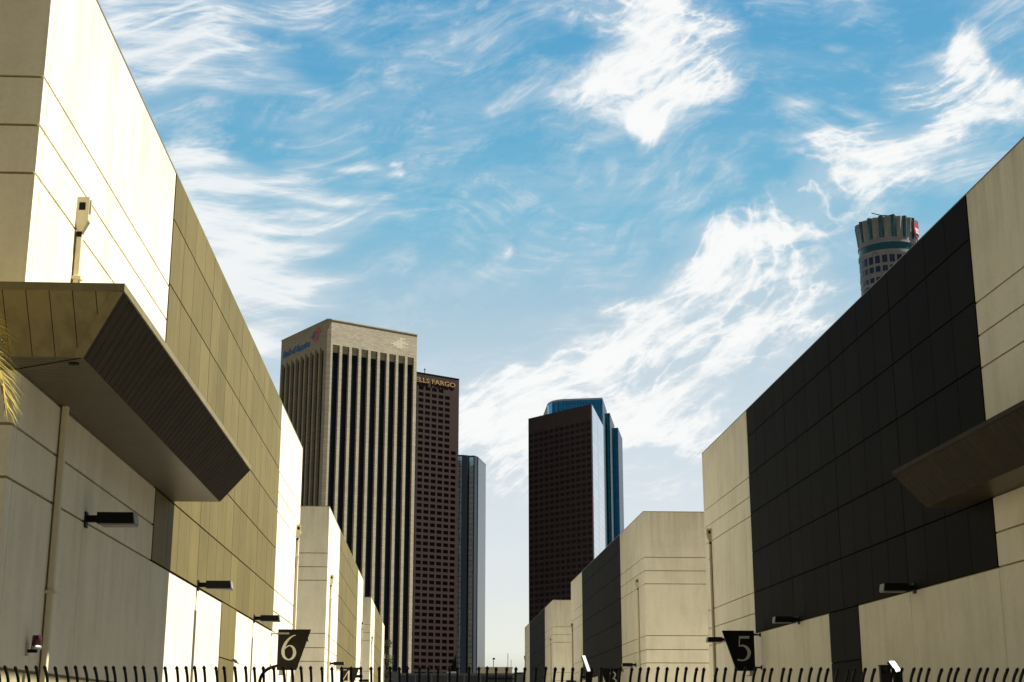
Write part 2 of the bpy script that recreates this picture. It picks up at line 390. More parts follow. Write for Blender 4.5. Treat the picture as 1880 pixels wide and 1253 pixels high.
tag(h, 'shaded hall with broad cream end wall and number 3 sign, second on the right', 'warehouse', GH)
h = copy_tree(hallR); drop_canopy(h); h.location = (RX, 154.0, 0)
tag(h, 'smallest and farthest beige hall on the right, below the dark brown tower', 'warehouse', GH)

# ------------------------------------------------------------------ wall lamps
def make_lamp(s):
    """s=+1: sticks out towards +x"""
    r = empty('wall_lamp')
    a = MB(); a.box(0, s * 0.03, -0.09, 0.09, -0.16, 0.12); a.build('mounting_plate', M['black'], r)
    b = MB(); b.box(s * 0.03, s * 0.26, -0.05, 0.05, -0.06, 0.06); ab = b.build('arm', M['black'], r)
    h = MB()
    x0, x1 = 0.24, 0.90
    h.hexa([(s * x0, -0.2, -0.10), (s * x1, -0.2, -0.10), (s * x1, 0.2, -0.10), (s * x0, 0.2, -0.10)],
           [(s * x0, -0.19, 0.10), (s * (x1 - 0.03), -0.19, 0.10), (s * (x1 - 0.03), 0.19, 0.10), (s * x0, 0.19, 0.10)])
    hd = h.build('housing', M['black'], r); bevel(hd, 0.008)
    l = MB(); l.box(s * (x0 + 0.05), s * (x1 + 0.003), -0.185, 0.185, -0.125, -0.101); l.build('lens', M['lens'], hd)
    e = MB(); e.hexa([(s * (x1 + 0.001), -0.19, -0.095), (s * (x1 + 0.02), -0.19, -0.095), (s * (x1 + 0.02), 0.19, -0.095), (s * (x1 + 0.001), 0.19, -0.095)],
                     [(s * (x1 - 0.028), -0.18, 0.092), (s * (x1 - 0.010), -0.18, 0.092), (s * (x1 - 0.010), 0.18, 0.092), (s * (x1 - 0.028), 0.18, 0.092)]); e.build('end_cap', M['lens'], hd)
    return r
LG = 'black box lamps on the hall walls'
lampL = make_lamp(1); lampR = make_lamp(-1)
L6 = [(25.85, 'black wall lamp in the shade under the left canopy, the largest of all'),
      (38.6, 'black wall lamp on the sunlit wall just left of the tan cladding column'),
      (51.2, 'black wall lamp between the tan cladding column and the number 6 sign'),
      (63.9, 'black wall lamp whose tip peeks out from behind the number 6 sign'),
      (91.2, 'small black wall lamp just above and left of the number 4 sign'),
      (116.6, 'tiny black wall lamp right beside the number 4 sign'),
      (129.3, 'tiny black wall lamp at the bottom edge right of the number 4 sign')]
R5 = [(38.3, 'black wall lamp on the shaded wall right of the shade-dark cladding column'),
      (50.8, 'black wall lamp between the shade-dark cladding column and the number 5 sign'),
      (63.5, 'black wall lamp sticking out left of the number 5 sign'),
      (92.1, 'small black wall lamp right of the number 3 sign, beside the cream pipe'),
      (117.6, 'tiny black wall lamp touching the white-faced slanted panel'),
      (130.3, 'tiny black wall lamp left of the slanted panel near number 3')]
for i, (y, lb) in enumerate(L6):
    o = lampL if i == 0 else copy_tree(lampL)
    o.location = (LX + (0.021 if 32.2 < y < 57 or 98 < y < 122 else 0.001), y, 5.12); tag(o, lb, 'wall lamp', LG)
for i, (y, lb) in enumerate(R5):
    o = lampR if i == 0 else copy_tree(lampR)
    o.location = (RX - (0.021 if 32.5 < y < 57.5 or 98.8 < y < 123.5 else 0.001), y, 5.12); tag(o, lb, 'wall lamp', LG)

# ------------------------------------------------------------------ numerals
def smooth_path(ps, n=7):
    out = []
    P = [ps[0]] + ps + [ps[-1]]
    for i in range(1, len(P) - 2):
        for k in range(n):
            t = k / n; a, b, c, d = P[i - 1], P[i], P[i + 1], P[i + 2]
            out.append(tuple(0.5 * ((2 * b[j]) + (-a[j] + c[j]) * t + (2 * a[j] - 5 * b[j] + 4 * c[j] - d[j]) * t * t + (-a[j] + 3 * b[j] - 3 * c[j] + d[j]) * t ** 3) for j in range(3)))
    out.append(ps[-1]); return out
GL = {
 '6': [[(.57, .985, .025), (.42, .93, .055), (.24, .76, .095), (.13, .55, .12), (.09, .33, .125), (.15, .13, .10), (.31, .03, .05), (.47, .09, .095), (.55, .27, .125), (.50, .47, .10), (.37, .57, .05), (.24, .53, .04), (.14, .42, .03)]],
 '5': [[(.15, .945, .10), (.56, .945, .10)], [(.17, .97, .045), (.135, .60, .04)], [(.12, .585, .03), (.27, .62, .07), (.44, .54, .11), (.535, .35, .13), (.46, .14, .105), (.28, .035, .06), (.05, .06, .07)]],
 '3': [[(.08, .82, .03), (.17, .95, .05), (.34, .965, .07), (.46, .84, .11), (.43, .67, .09), (.30, .55, .045), (.2, .515, .03)], [(.24, .545, .04), (.42, .49, .09), (.535, .31, .12), (.46, .11, .10), (.28, .03, .06), (.05, .06, .07)]],
 '4': [[(.44, .97, .06), (.03, .30, .05)], [(.02, .29, .075), (.66, .29, .075)], [(.46, 1.0, .11), (.46, 0.0, .11)]],
}
def numeral(ch, H, x, z, yf, parent, m):
    b = MB()
    for si, st in enumerate(GL[ch]):
        ps = smooth_path(st) if len(st) > 2 else st
        L_, R_ = [], []
        for i, p in enumerate(ps):
            q0, q1 = ps[max(i - 1, 0)], ps[min(i + 1, len(ps) - 1)]
            d = Vector((q1[0] - q0[0], q1[1] - q0[1])).normalized(); nn = Vector((-d.y, d.x)) * p[2] / 2
            L_.append((x + (p[0] + nn.x) * H, z + (p[1] + nn.y) * H)); R_.append((x + (p[0] - nn.x) * H, z + (p[1] - nn.y) * H))
        ya, yb = yf - 0.02 - si * 0.002, yf - 0.001
        for i in range(len(ps) - 1):
            q = [L_[i], L_[i + 1], R_[i + 1], R_[i]]
            b.hexa([(u[0], yb, u[1]) for u in q], [(u[0], ya, u[1]) for u in q])
    return b.build('numeral', m, parent)
def make_sign(ch, s, X, Y, label, m, md):
    """s=+1 hangs out towards +x from a left wall"""
    r = empty('number_sign', (X, Y, 3.55)); zt, zb = 1.56, 0.0
    x0, x1t, x1b = 0.27, 1.54, 1.02
    b = MB()
    pts = [(s * x0, zb), (s * x1b, zb), (s * x1t, zt), (s * x0, zt)]
    b.hexa([(p[0], -0.06, p[1]) for p in pts], [(p[0], 0.06, p[1]) for p in pts])
    pl = b.build('panel', m, r); bevel(pl, 0.008)
    t = MB(); t.box(s * x0, s * (x1b + 0.06), -0.075, 0.075, 0.10, 0.17); t.build('bottom_rail', m, r)
    for z in (0.13, zt - 0.16):
        a = MB(); a.tube([(0.0, 0, z), (s * 0.45, 0, z)], 0.035, 10); a.tube([(0.0, 0, z), (s * 0.03, 0, z)], 0.09, 12)
        ar = a.build('bracket', M['steel'] if s > 0 else m, r)
        e = MB(); e.box(s * 0.27, s * 0.70, -0.082, -0.062, z - 0.035, z + 0.035)
        if z > 1: e.build('clamp', m if s < 0 else M['steel'], ar)
    g = MB(); g.box(s * 0.36, s * 0.50, -0.03, 0.03, -0.16, -0.002); g.box(s * 0.30, s * 0.62, -0.05, 0.05, -0.20, -0.161); g.build('hanging_clip', M['steel'], r)
    xo = 0.40 if s > 0 else -1.02
    numeral(ch, 0.98, xo, 0.37, -0.06, r, md)
    return tag(r, label, 'number sign', 'tapered number signs hung from the hall walls')
M['digitk'] = plain('shade_grey_lettering', (0.40, 0.39, 0.33), 0.6, var=0.05)  # grey holds the shaded tone of the right-hand numerals
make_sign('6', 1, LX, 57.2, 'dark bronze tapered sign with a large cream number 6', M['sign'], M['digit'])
make_sign('4', 1, LX, 97.55, 'dark bronze tapered sign with number 4, half hidden by the fence', M['sign'], M['digit'])
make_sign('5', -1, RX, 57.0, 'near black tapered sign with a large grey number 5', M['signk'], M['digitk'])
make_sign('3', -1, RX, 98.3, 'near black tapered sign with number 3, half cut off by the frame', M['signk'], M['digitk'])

# ------------------------------------------------------------------ red strobe on left wall
r = empty('alarm_beacon', (LX, 22.75, 2.68))
b = MB(); b.box(0.001, 0.03, -0.05, 0.05, -0.10, 0.10); b.build('mounting_plate', M['steel'], r)
b = MB(); b.box(0.03, 0.17, -0.03, 0.03, -0.05, 0.0); b.build('arm', M['black'], r)
b = MB(); b.cyl(0.15, 0, 0.0, 0.055, 0.082, 20, r2=0.075); b.build('collar', M['steel'], r, True)
b = MB(); b.cyl(0.15, 0, 0.056, 0.21, 0.074, 20, r2=0.068); b.build('lens', M['red'], r, True)
tag(r, 'dark red alarm beacon on a short arm on the lower left wall', 'beacon')

# ------------------------------------------------------------------ fence
FY = 15.0
fence = empty('iron_fence', (0, FY, 0))
tag(fence, 'black wrought iron fence with spear tips bent towards the viewer', 'fence')
sp = 0.0975
prm = MB()
def picket_mesh():
    b = MB(); w = 0.0118
    pts = [(0, 0, 0.05), (0, 0, 1.96), (0, -0.006, 2.01), (0, -0.024, 2.05), (0, -0.052, 2.085), (0, -0.092, 2.12), (0, -0.135, 2.15)]
    n = 4
    rings = []
    for i, p in enumerate(pts):
        p = Vector(p); d = (Vector(pts[min(i + 1, len(pts) - 1)]) - Vector(pts[max(i - 1, 0)])).normalized(); u = d.cross(Vector((1, 0, 0)))
        rings += [p + Vector((sx * w, 0, 0)) + u * (sy * w) for sx, sy in ((-1, -1), (1, -1), (1, 1), (-1, 1))]
    fs = []
    for i in range(len(pts) - 1):
        for k in range(4): fs.append((i * 4 + k, i * 4 + (k + 1) % 4, (i + 1) * 4 + (k + 1) % 4, (i + 1) * 4 + k))
    fs.append((3, 2, 1, 0)); b.add(rings, fs)
    # spear head
    e = Vector(pts[-1]); d = (e - Vector(pts[-2])).normalized()
    b.tube([e - d * 0.004, e + d * 0.012, e + d * 0.016, e + d * 0.03, e + d * 0.062], [0.0125, 0.0125, 0.0195, 0.0165, 0.001], 8)
    return b
pk = picket_mesh().build('picket', M['iron'], fence)
pk.location = (-5.3, 0, 0)
x = -5.3; i = 0
xs = []
while x < 8.6:
    x += sp; i += 1
    if i % 28 == 0: x += 0.02
    xs.append(x)
xs.sort(key=lambda v: abs(v - 0.8))
jit = random.Random(3)
for k, x in enumerate(sorted(xs)):
    o = pk.copy(); col.objects.link(o); o.parent = fence
    o.location = (x + jit.uniform(-.0025, .0025), jit.uniform(-.004, .004), jit.uniform(-0.044, -0.034)); o.rotation_euler = (jit.uniform(-.006, .006), jit.uniform(-.007, .007), jit.uniform(-.03, .03))
for z in (0.25, 1.80):
    b = MB(); b.box(-8, 11, 0.012, 0.05, z, z + 0.04); b.build('rail', M['iron'], fence)
# posts every 2.9 m, lower than the tips
for x in (-8, -5.35, -2.45, 3.35, 6.25, 9.15):
    b = MB(); b.box(x - 0.035, x + 0.035, 0.051, 0.12, 0, 1.86); b.build('post', M['iron'], fence)
b = MB(); b.box((891 - 787) / 180.0, (943 - 787) / 180.0, -0.02, -0.0, 2.022, 2.036); b.build('brace_bar', M['iron'], fence)
# curved guard bar
b = MB(); pts = []
for k in range(9):
    t = k / 8; a = R(180 - 80 * t); pts.append((-1.56 + 0.16 * math.cos(a), -0.03, 1.985 + 0.16 * math.sin(a)))
b.tube([(-1.72, -0.03, 1.6)] + pts, 0.016, 8); b.tube([pts[-1], (-1.52, -0.05, 2.17)], [0.016, 0.004], 8)
b.build('curved_guard', M['iron'], fence)

# ------------------------------------------------------------------ black gate boxes with pale slanted lids
def gate_light(x, w, z0, z1, label, lean, extra):
    r = empty('gate_floodlight', (x, FY - 0.12, 0))
    p = MB(); p.box(-0.022, 0.022, -0.022, 0.022, 0.0, z0 + 0.01); p.build('post', M['iron'], r)
    H = z1 - z0
    # leaning body with a pale top plate
    A = Vector((0, 0, z0)); ux = Vector((w / 2, 0, 0)); upv = Vector((-lean, 0.10, H)); th = Vector((0.0, 0.05, -0.02))
    b = MB()
    bq = [A - ux, A + ux, A + ux + upv, A - ux + upv]
    b.hexa([v + th for v in bq], [v for v in bq])
    b.build('housing', M['black'], r)
    l = MB(); q = Vector((0, -0.006, 0.001))
    ins = 0.06
    bb = [A - ux * (1 - ins), A + ux * (1 - ins), A + ux * (1 - ins) + upv * 0.98, A - ux * (1 - ins) + upv * 0.98]
    l.hexa([v + q * 0.2 for v in bb], [v + q for v in bb]); l.build('lid', M['white'], r)
    k = MB(); k.box(-w / 2 - extra, w / 2, 0.0, 0.05, z0 - 0.32, z0 - 0.001); k.build('ballast_box', M['black'], r)
    return tag(r, label, 'floodlight', 'floodlights on the gate posts')
M['white'] = plain('pale_lid', (0.30, 0.29, 0.265), 0.5, var=0.03)
SC = 2700 / (FY - 0.12)
gate_light((1669.5 - 787) / SC, 12 / SC, 1.6 + (1326 - 1235.5) / SC, 1.6 + (1326 - 1214) / SC, 'black floodlight with a short pale slanted face, against the beige wall at right', 8 / SC, 0.02)
gate_light((1084 - 787) / SC, 6.5 / SC, 1.6 + (1326 - 1237) / SC, 1.6 + (1326 - 1205) / SC, 'tall narrow floodlight with pale slanted face, left of the number 3 sign', 9 / SC, 0.02)
b = MB(); xx = (1645 - 787) / SC; b.box(xx - 0.055, xx + 0.05, -0.03, 0.03, 0, 1.6 + (1326 - 1224) / SC); b.box(xx - 0.062, xx + 0.058, -0.04, 0.04, 1.6 + (1326 - 1224) / SC + 0.001, 1.6 + (1326 - 1222) / SC)
o = b.build('gate_post', M['black']); o.location = (0, FY - 0.08, 0); tag(o, 'square black gate post with flat cap beside the short floodlight at right', 'gate post')

# ------------------------------------------------------------------ bird on the fence
bx, bz = (433 - 787) / 180.0, 1.6 + (1326 - 1219) / 180.0
b = MB(); 
b.tube([(-0.030, 0, 0.018), (-0.024, 0, 0.020), (-0.014, 0, 0.017), (0.0, 0, 0.006), (0.014, 0, -0.006), (0.026, 0, -0.017), (0.045, 0, -0.030)], [0.002, 0.009, 0.0105, 0.0155, 0.014, 0.006, 0.003], 10)
b.tube([(-0.031, 0, 0.019), (-0.038, 0, 0.017)], [0.003, 0.0005], 6)
b.tube([(0.0, -0.003, -0.006), (-0.002, -0.003, -0.028)], 0.0012, 5); b.tube([(0.004, 0.004, -0.006), (0.002, 0.004, -0.028)], 0.0012, 5)
o = b.build('bird', plain('brown_feathers', (0.055, 0.035, 0.018), 0.8, var=0.5, scale=80), None, True); o.location = (bx, FY - 0.13, bz)
tag(o, 'small brown bird perched on a fence spear below the tan column', 'bird')

# ------------------------------------------------------------------ palm at far left
def frond(parent, az, el, Lf, droop, mt, stemm, seed, n=46):
    rnd = random.Random(seed); b = MB()
    pts = []; p = Vector((0, 0, 0)); e = el
    for k in range(n + 1):
        pts.append(p.copy()); d = Vector((math.cos(az) * math.cos(e), math.sin(az) * math.cos(e), math.sin(e)))
        p = p + d * (Lf / n); e -= droop / n
    b.tube(pts, [0.028 * (1 - 0.9 * k / n) + 0.003 for k in range(n + 1)], 6, 1)
    for k in range(4, n + 1):
        d = (pts[k] - pts[k - 1]).normalized(); sd = d.cross(Vector((0, 0, 1))).normalized(); un = sd.cross(d)
        ll = 0.62 * math.sin(math.pi * min(1, 0.12 + 0.80 * k / n)) + 0.12
        for s in (-1, 1):
            for j in range(2):
                dr = (d * rnd.uniform(0.75, 1.1) + sd * s * rnd.uniform(0.55, 0.8) + un * rnd.uniform(0.05, 0.35)).normalized()
                q0 = pts[k - 1].lerp(pts[k], rnd.random()); l = ll * rnd.uniform(0.8, 1.05)
                q1 = q0 + dr * l * 0.55; q2 = q0 + dr * l + Vector((0, 0, -0.16 * l * rnd.uniform(0.4, 1.5)))
                wv = dr.cross(un).normalized() * 0.011
                b.add([q0 - wv * .6, q0 + wv * .6, q1 + wv, q1 - wv, q2], [(0, 1, 2, 3), (3, 2, 4)])
    return b.build('frond', [mt, stemm], parent)
palm = empty('palm_tree', (-7.22, 17.2, -0.12))
M['frond'] = plain('palm_leaf', (0.25, 0.18, 0.018), 0.45, var=0.35, scale=6)
M['trunk'] = plain('palm_bark', (0.16, 0.12, 0.08), 0.95, var=0.4, scale=9, bump=0.6)
b = MB(); b.tube([(0, 0, 0), (0.02, 0, 2), (0.0, 0, 4), (0, 0, 6.1), (0, 0, 6.4)], [0.24, 0.19, 0.17, 0.19, 0.10], 16); b.build('trunk', M['trunk'], palm, True)
fr_specs = [(R(-6), 0.45, 2.72, 1.85), (R(22), 0.9, 2.2, 1.9), (R(-42), 0.35, 2.2, 1.6), (R(52), 0.5, 2.2, 1.7)]
for k in range(14): fr_specs.append((R(75 + k * 15.5), random.uniform(0.1, 1.1), random.uniform(2.3, 2.7), random.uniform(1.4, 1.9)))
for k, (az, el, lf, dr) in enumerate(fr_specs):
    f_ = frond(palm, az, el, lf, dr, M['frond'], M['trunk'], 40 + k); f_.location = (0, 0, 6.42)
tag(palm, 'palm tree with sunlit yellow-green frond tips entering at the left edge', 'palm tree')

# ------------------------------------------------------------------ tree at the end of the street
def leafy_tree(x, y, H, rad, label, seed):
    rnd = random.Random(seed); t = empty('columnar_tree', (x, y, 0))
    b = MB(); b.tube([(0, 0, 0), (0.05, 0, H * .3), (0, 0, H * .6), (0, 0, H * .92)], [0.22, 0.17, 0.1, 0.02], 8)
    for k in range(16):
        z = H * (0.2 + 0.045 * k); a = rnd.random() * 6.3; b.tube([(0, 0, z), (math.cos(a) * rad * .7, math.sin(a) * rad * .7, z + 0.8)], [0.05, 0.01], 5)
    b.build('trunk', M['trunk'], t)
    c = MB()
    cl = []
    for k in range(70):
        z = rnd.uniform(0.12, 1.0); rr = rad * (1.15 - z * .75) * math.sqrt(rnd.random()); a = rnd.random() * 6.3
        cl.append((Vector((rr * math.cos(a), rr * math.sin(a), z * H)), rnd.uniform(.35, .7)))
    for cp, cr in cl:
        for j in range(110):
            u = Vector((rnd.gauss(0, 1), rnd.gauss(0, 1), rnd.gauss(0, 1))).normalized() * cr * rnd.uniform(.4, 1.05)
            q = cp + u; a = Vector((rnd.gauss(0, 1), rnd.gauss(0, 1), rnd.gauss(0, 1))).normalized() * 0.12; e = a.orthogonal().normalized() * 0.05
            c.add([q - a, q + e, q + a, q - e], [(0, 1, 2, 3)])
    c.build('crown', plain('dark_leaf', (0.022, 0.026, 0.009), 0.8, var=0.5, scale=1.2, spec=0.05), t)
    return tag(t, label, 'tree')
leafy_tree(-6.5, 209, 12.6, 1.7, 'dark narrow tree at the far end of the left halls, before the ribbed tower', 5)

# ------------------------------------------------------------------ low buildings closing the street
M['cream'] = plain('cream_render', (0.62, 0.54, 0.36), 0.8, scale=0.3)
M['greyc'] = plain('grey_concrete', (0.14, 0.145, 0.14), 0.85, scale=0.3)
M['greyd'] = plain('dark_glazing', (0.03, 0.035, 0.042), 0.3, scale=0.5)
def K(y): return 2700.0 / y
Y = 240.0
zt = 1.6 + (1326 - 1240) / K(Y)
b = MB(); b.box((690 - 787) / K(Y), (962 - 787) / K(Y), 0, 12, 0, zt); r = empty('parking_deck', (0, Y, 0)); b.build('wall', M['greyd'], r)
b = MB(); b.box((690 - 787) / K(Y), (962 - 787) / K(Y), -0.15, -0.002, zt - 0.25, zt + 0.1)
for k in range(9): b.box((700 + k * 30 - 787) / K(Y), (703 + k * 30 - 787) / K(Y), -0.12, -0.003, 0, zt - 0.251)
b.build('parapet', M['greyc'], r)
b = MB(); b.box((704 - 787) / K(Y), (732 - 787) / K(Y), -3, -0.2, 0, zt + .25); b.build('stair_block', M['greyc'], r)
b = MB(); b.box((820 - 787) / K(Y), (838 - 787) / K(Y), 2, 4, zt, zt + 0.45); b.build('roof_unit', plain('white_unit', (0.7, 0.7, 0.66), 0.5), r)
tag(r, 'low dark parking deck with grey parapet closing the end of the street', 'parking deck')
Y2 = 225.0
b = MB(); b.hexa([((946 - 787) / K(Y2), 0, 0), ((1000 - 787) / K(Y2), 0, 0), ((1000 - 787) / K(Y2), 8, 0), ((946 - 787) / K(Y2), 8, 0)],
                 [((947 - 787) / K(Y2), 0, 1.6 + 86 / K(Y2)), ((1000 - 787) / K(Y2), 0, 1.6 + 87 / K(Y2)), ((1000 - 787) / K(Y2), 8, 1.6 + 87 / K(Y2)), ((947 - 787) / K(Y2), 8, 1.6 + 86 / K(Y2))])
r = empty('shed', (0, Y2, 0)); b.build('wall', M['greyc'], r)
b = MB(); b.box((945 - 787) / K(Y2), (1001 - 787) / K(Y2), -0.1, 8.1, 1.6 + 87.2 / K(Y2), 1.6 + 89 / K(Y2)); b.build('roof', M['greyd'], r)
tag(r, 'low dark grey shed left of the farthest beige hall', 'shed')
Y3 = 520.0
zt = 1.6 + (1326 - 1229) / K(Y3)
r = empty('office_building', (0, Y3, 0))
b = MB(); b.box((880 - 787) / K(Y3), (940 - 787) / K(Y3), 0, 20, 0, zt); b.box((940 - 787) / K(Y3), (946 - 787) / K(Y3), 2, 18, 0, zt - 1.5); b.build('wall', M['cream'], r)
b = MB(); b.box((879 - 787) / K(Y3), (941 - 787) / K(Y3), -0.3, -0.002, zt - 0.5, zt + 0.3); b.build('cornice', M['cream'], r)
for k in range(9):
    xw = (884 + k * 6 - 787) / K(Y3); b = MB(); b.box(xw, xw + 0.6, -0.02, 0.3, zt - 4.4, zt - 2.6); b.build('window', M['greyd'], r)
for xp, hp, wd in ((906, 3.6, .12), (933, 5.2, .1), (939, 3.0, .08)):
    b = MB(); b.tube([((xp - 787) / K(Y3), 3, zt), ((xp - 787) / K(Y3), 3, zt + hp)], wd, 6)
    if xp == 906: b.box((xp - 788.5) / K(Y3), (xp - 784) / K(Y3), 2.9, 3.1, zt + hp - 0.6, zt + hp)
    b.build('mast', M['black'], r)
tag(r, 'small cream building with roof masts far down the street between the towers', 'building')

# ------------------------------------------------------------------ towers
def text_obj(body, size, m, parent, mtx, name='lettering', shear=0.0, bold=0.0, sx=1.0, extr=0.15):
    cu = bpy.data.curves.new('t', 'FONT'); cu.body = body; cu.size = size; cu.extrude = extr; cu.offset = bold; cu.shear = shear; cu.resolution_u = 3
    o = bpy.data.objects.new('t', cu); col.objects.link(o)
    bpy.context.view_layer.update()
    me = bpy.data.meshes.new_from_object(o.evaluated_get(bpy.context.evaluated_depsgraph_get()))
    bpy.data.objects.remove(o)
    xs = [v.co.x for v in me.vertices]; x0, x1 = min(xs), max(xs)
    k = sx / (x1 - x0)
    for v in me.vertices: v.co.x = (v.co.x - x0) * k
    me.materials.clear(); me.materials.append(m); me.transform(mtx)
    n = bpy.data.objects.new(name, me); col.objects.link(n); n.parent = parent; return n
def frame_mtx(origin, xdir, updir=(0, 0, 1)):
    xd = Vector(xdir).normalized(); ud = Vector(updir); zd = xd.cross(ud)
    m = Matrix.Identity(4)
    for i in range(3): m[i][0] = xd[i]; m[i][1] = ud[i]; m[i][2] = zd[i]; m[i][3] = origin[i]
    return m

# --- ribbed stone tower
H1 = 224.0
C0 = atz(H1, 609, 588); ang = R(32.1)
M['stone'] = tiled('pale_stone_cladding', (0.36, 0.31, 0.205), (0.275, 0.235, 0.155), (0.12, 0.10, 0.065), 2.4, 0.9, 0.05, 0.8)
M['tglass'] = tiled('dark_tower_glass', (0.006, 0.009, 0.018), (0.010, 0.012, 0.022), (0.012, 0.012, 0.014), 1.45, 4.0, 0.10, 0.35, spec=0.08, floor=True)
t = empty('office_tower', (C0.x, C0.y, 0), ang)
S = 57.4; CH = 2.1   # local x: along right face, local y: back along left face ; chamfer at corner
# right face runs x 0..S at y=0 ; left face runs y CH..S at x=-CH
rec = 1.9
cr = MB(); zc = H1 - 14.2
cr.prism([(0, 0), (S, 0), (S, S + 2), (-CH, S + 2), (-CH, 0.9)], zc, H1); cw = cr.build('crown_wall', M['stone'], t)
cp = MB(); cp.prism([(-.2, -.2), (S + .2, -.2), (S + .2, S + 2.2), (-CH - .2, S + 2.2), (-CH - .2, 0.8)], H1 + 0.01, H1 + 0.7); cp.build('coping', M['stone'], cw)
core = MB(); core.prism([(rec - .6, rec), (S - .3, rec), (S - .3, S + 1.5), (rec - CH, S + 1.5), (rec - CH, rec + .5)], 0, zc - 0.01); core.build('core', M['tglass'], t)
pier = MB(); pier.prism([(0, 0), (1.3, 0), (1.3, rec - .01), (rec - CH, 4.5), (-CH, 4.5), (-CH, 0.9)], 0, zc - 0.001); pier.build('corner_pier', M['stone'], t)
pier = MB(); pier.box(S - 2.0, S, 0, rec + 2, 0, zc - 0.001); pier.build('corner_pier', M['stone'], t)
pier = MB(); pier.box(-CH, rec - CH + 1, S, S + 2, 0, zc - 0.001); pier.build('corner_pier', M['stone'], t)
pitch = (S - 1.3 - 2.0 + 1.9) / 9
p0 = None
for k in range(8):
    x1 = 1.3 + pitch * (k + 1); 
    if p0 is None:
        pb = MB(); pb.box(-1.75, 0, 0, rec - 0.01, 0, zc - 0.001); p0 = pb.build('pier', M['stone'], t); o = p0
    else: o = p0.copy(); col.objects.link(o); o.parent = t
    o.location = (x1, 0, 0)
w0 = None; s0 = None
for k in range(9):
    xa = 1.3 + pitch * k
    if w0 is None:
        wb = MB(); wb.box(0.05, pitch - 1.95, rec - 0.3, rec - 0.05, 0, zc - 4.2); w0 = wb.build('window', M['tglass'], t); o = w0
        sb = MB(); sb.box(0.02, pitch - 1.92, rec - 0.9, rec - 0.02, zc - 4.19, zc - 0.01); s0 = sb.build('spandrel', M['bstone'] if 'bstone' in M else M['stone'], t); q = s0
    else:
        o = w0.copy(); col.objects.link(o); o.parent = t; q = s0.copy(); col.objects.link(q); q.parent = t
    o.location = (xa, 0, 0); q.location = (xa, 0, 0)
pl = (S - 4.5 + 1.7) / 9
p1 = None
for k in range(9):
    ya = 4.5 + pl * k
    if p1 is None:
        pb = MB(); pb.box(-CH, rec - CH - 0.01, -1.7, 0, 0, zc - 0.001); p1 = pb.build('pier', M['stone'], t); o = p1
        wb = MB(); wb.box(rec - CH - .3, rec - CH - .05, 0.05, pl - 1.75, 0, zc - 2.5); w1 = wb.build('window', M['tglass'], t); w = w1
        # tapered head of each recess
        sb = MB(); sb.hexa([(rec - CH - .31, 0.02, zc - 2.5), (rec - CH - .05, .02, zc - 2.5), (rec - CH - .05, pl - 1.72, zc - 2.5), (rec - CH - .31, pl - 1.72, zc - 2.5)],
                           [(-CH + .1, 0.02, zc - .01), (rec - CH - .05, .02, zc - .01), (rec - CH - .05, pl - 1.72, zc - .01), (-CH + .1, pl - 1.72, zc - .01)]); h1 = sb.build('recess_head', M['stone'], t); q = h1
    else:
        w = w1.copy(); col.objects.link(w); w.parent = t; q = h1.copy(); col.objects.link(q); q.parent = t
        o = p1.copy(); col.objects.link(o); o.parent = t
    w.location = (0, ya, 0); q.location = (0, ya, 0); o.location = (0, ya + pl, 0)
M['bblue'] = plain('blue_letters', (0.012, 0.09, 0.27), 0.5)
M['bred'] = plain('red_logo', (0.50, 0.035, 0.05), 0.5)
SL = S + 1
lt = text_obj('Bank of America', 5.6, M['bblue'], t, frame_mtx((-CH - 0.2, 0.9 + SL * 0.95, H1 - 11.2), (0, -1, 0)), shear=0.25, bold=0.17, sx=SL * 0.585)
# flag logo: slanted red and blue stripes
def lg(name, m, pts):
    b = MB(); p = None; yb = 0.9 + SL * 0.335; pts = [(u[0] * 1.12, u[1] * 1.15) for u in pts]
    q = [(-CH - 0.02, yb - p[0], H1 - 10.4 + p[1]) for p in pts]; q2 = [(-CH - 0.25, yb - p[0], H1 - 10.4 + p[1]) for p in pts]
    b.hexa(q, q2); b.build(name, m, t)
lg('logo_stripe', M['bblue'], [(0, 3.2), (1.9, 4.6), (3.9, 3.6), (2.2, 2.1)])
lg('logo_stripe', M['bblue'], [(2.2, 4.8), (4.0, 6.0), (5.6, 5.4), (4.1, 4.0)])
lg('logo_stripe', M['bred'], [(4.4, 6.2), (6.2, 7.2), (11.2, 5.2), (9.6, 4.0)])
lg('logo_stripe', M['bred'], [(4.5, 3.8), (6.0, 5.2), (9.2, 3.8), (7.9, 2.5)])
lg('logo_stripe', M['bred'], [(2.6, 1.8), (4.1, 3.4), (7.5, 2.2), (6.2, 0.6)])
# pale patch where an old emblem was
b = MB()
for r_, (c0, c1) in enumerate([(2, 4), (1, 5), (0, 4), (1, 6), (2, 5), (3, 4), (3, 5)]):
    for c_ in range(c0, c1): b.box(39.5 + c_ * 2.0, 41.4 + c_ * 2.0, -0.03, 0.0, H1 - 10.0 + r_ * 0.95, H1 - 9.1 + r_ * 0.95)
b.build('stone_patch', plain('fresh_stone', (0.47, 0.41, 0.28), 0.8), t)
tag(t, 'tall ribbed stone office tower with blue lettering on its shaded face', 'office tower')

# --- generic window helper
def windows(root, rects, fn, m):
    """rects nearest first; 100 parts then one stuff part"""
    for i, rc in enumerate(rects[:100]):
        b = MB(); fn(b, rc); b.build('window', m, root)
    if len(rects) > 100:
        b = MB()
        for rc in rects[100:]: fn(b, rc)
        o = b.build('window', m, root); o['kind'] = 'stuff'

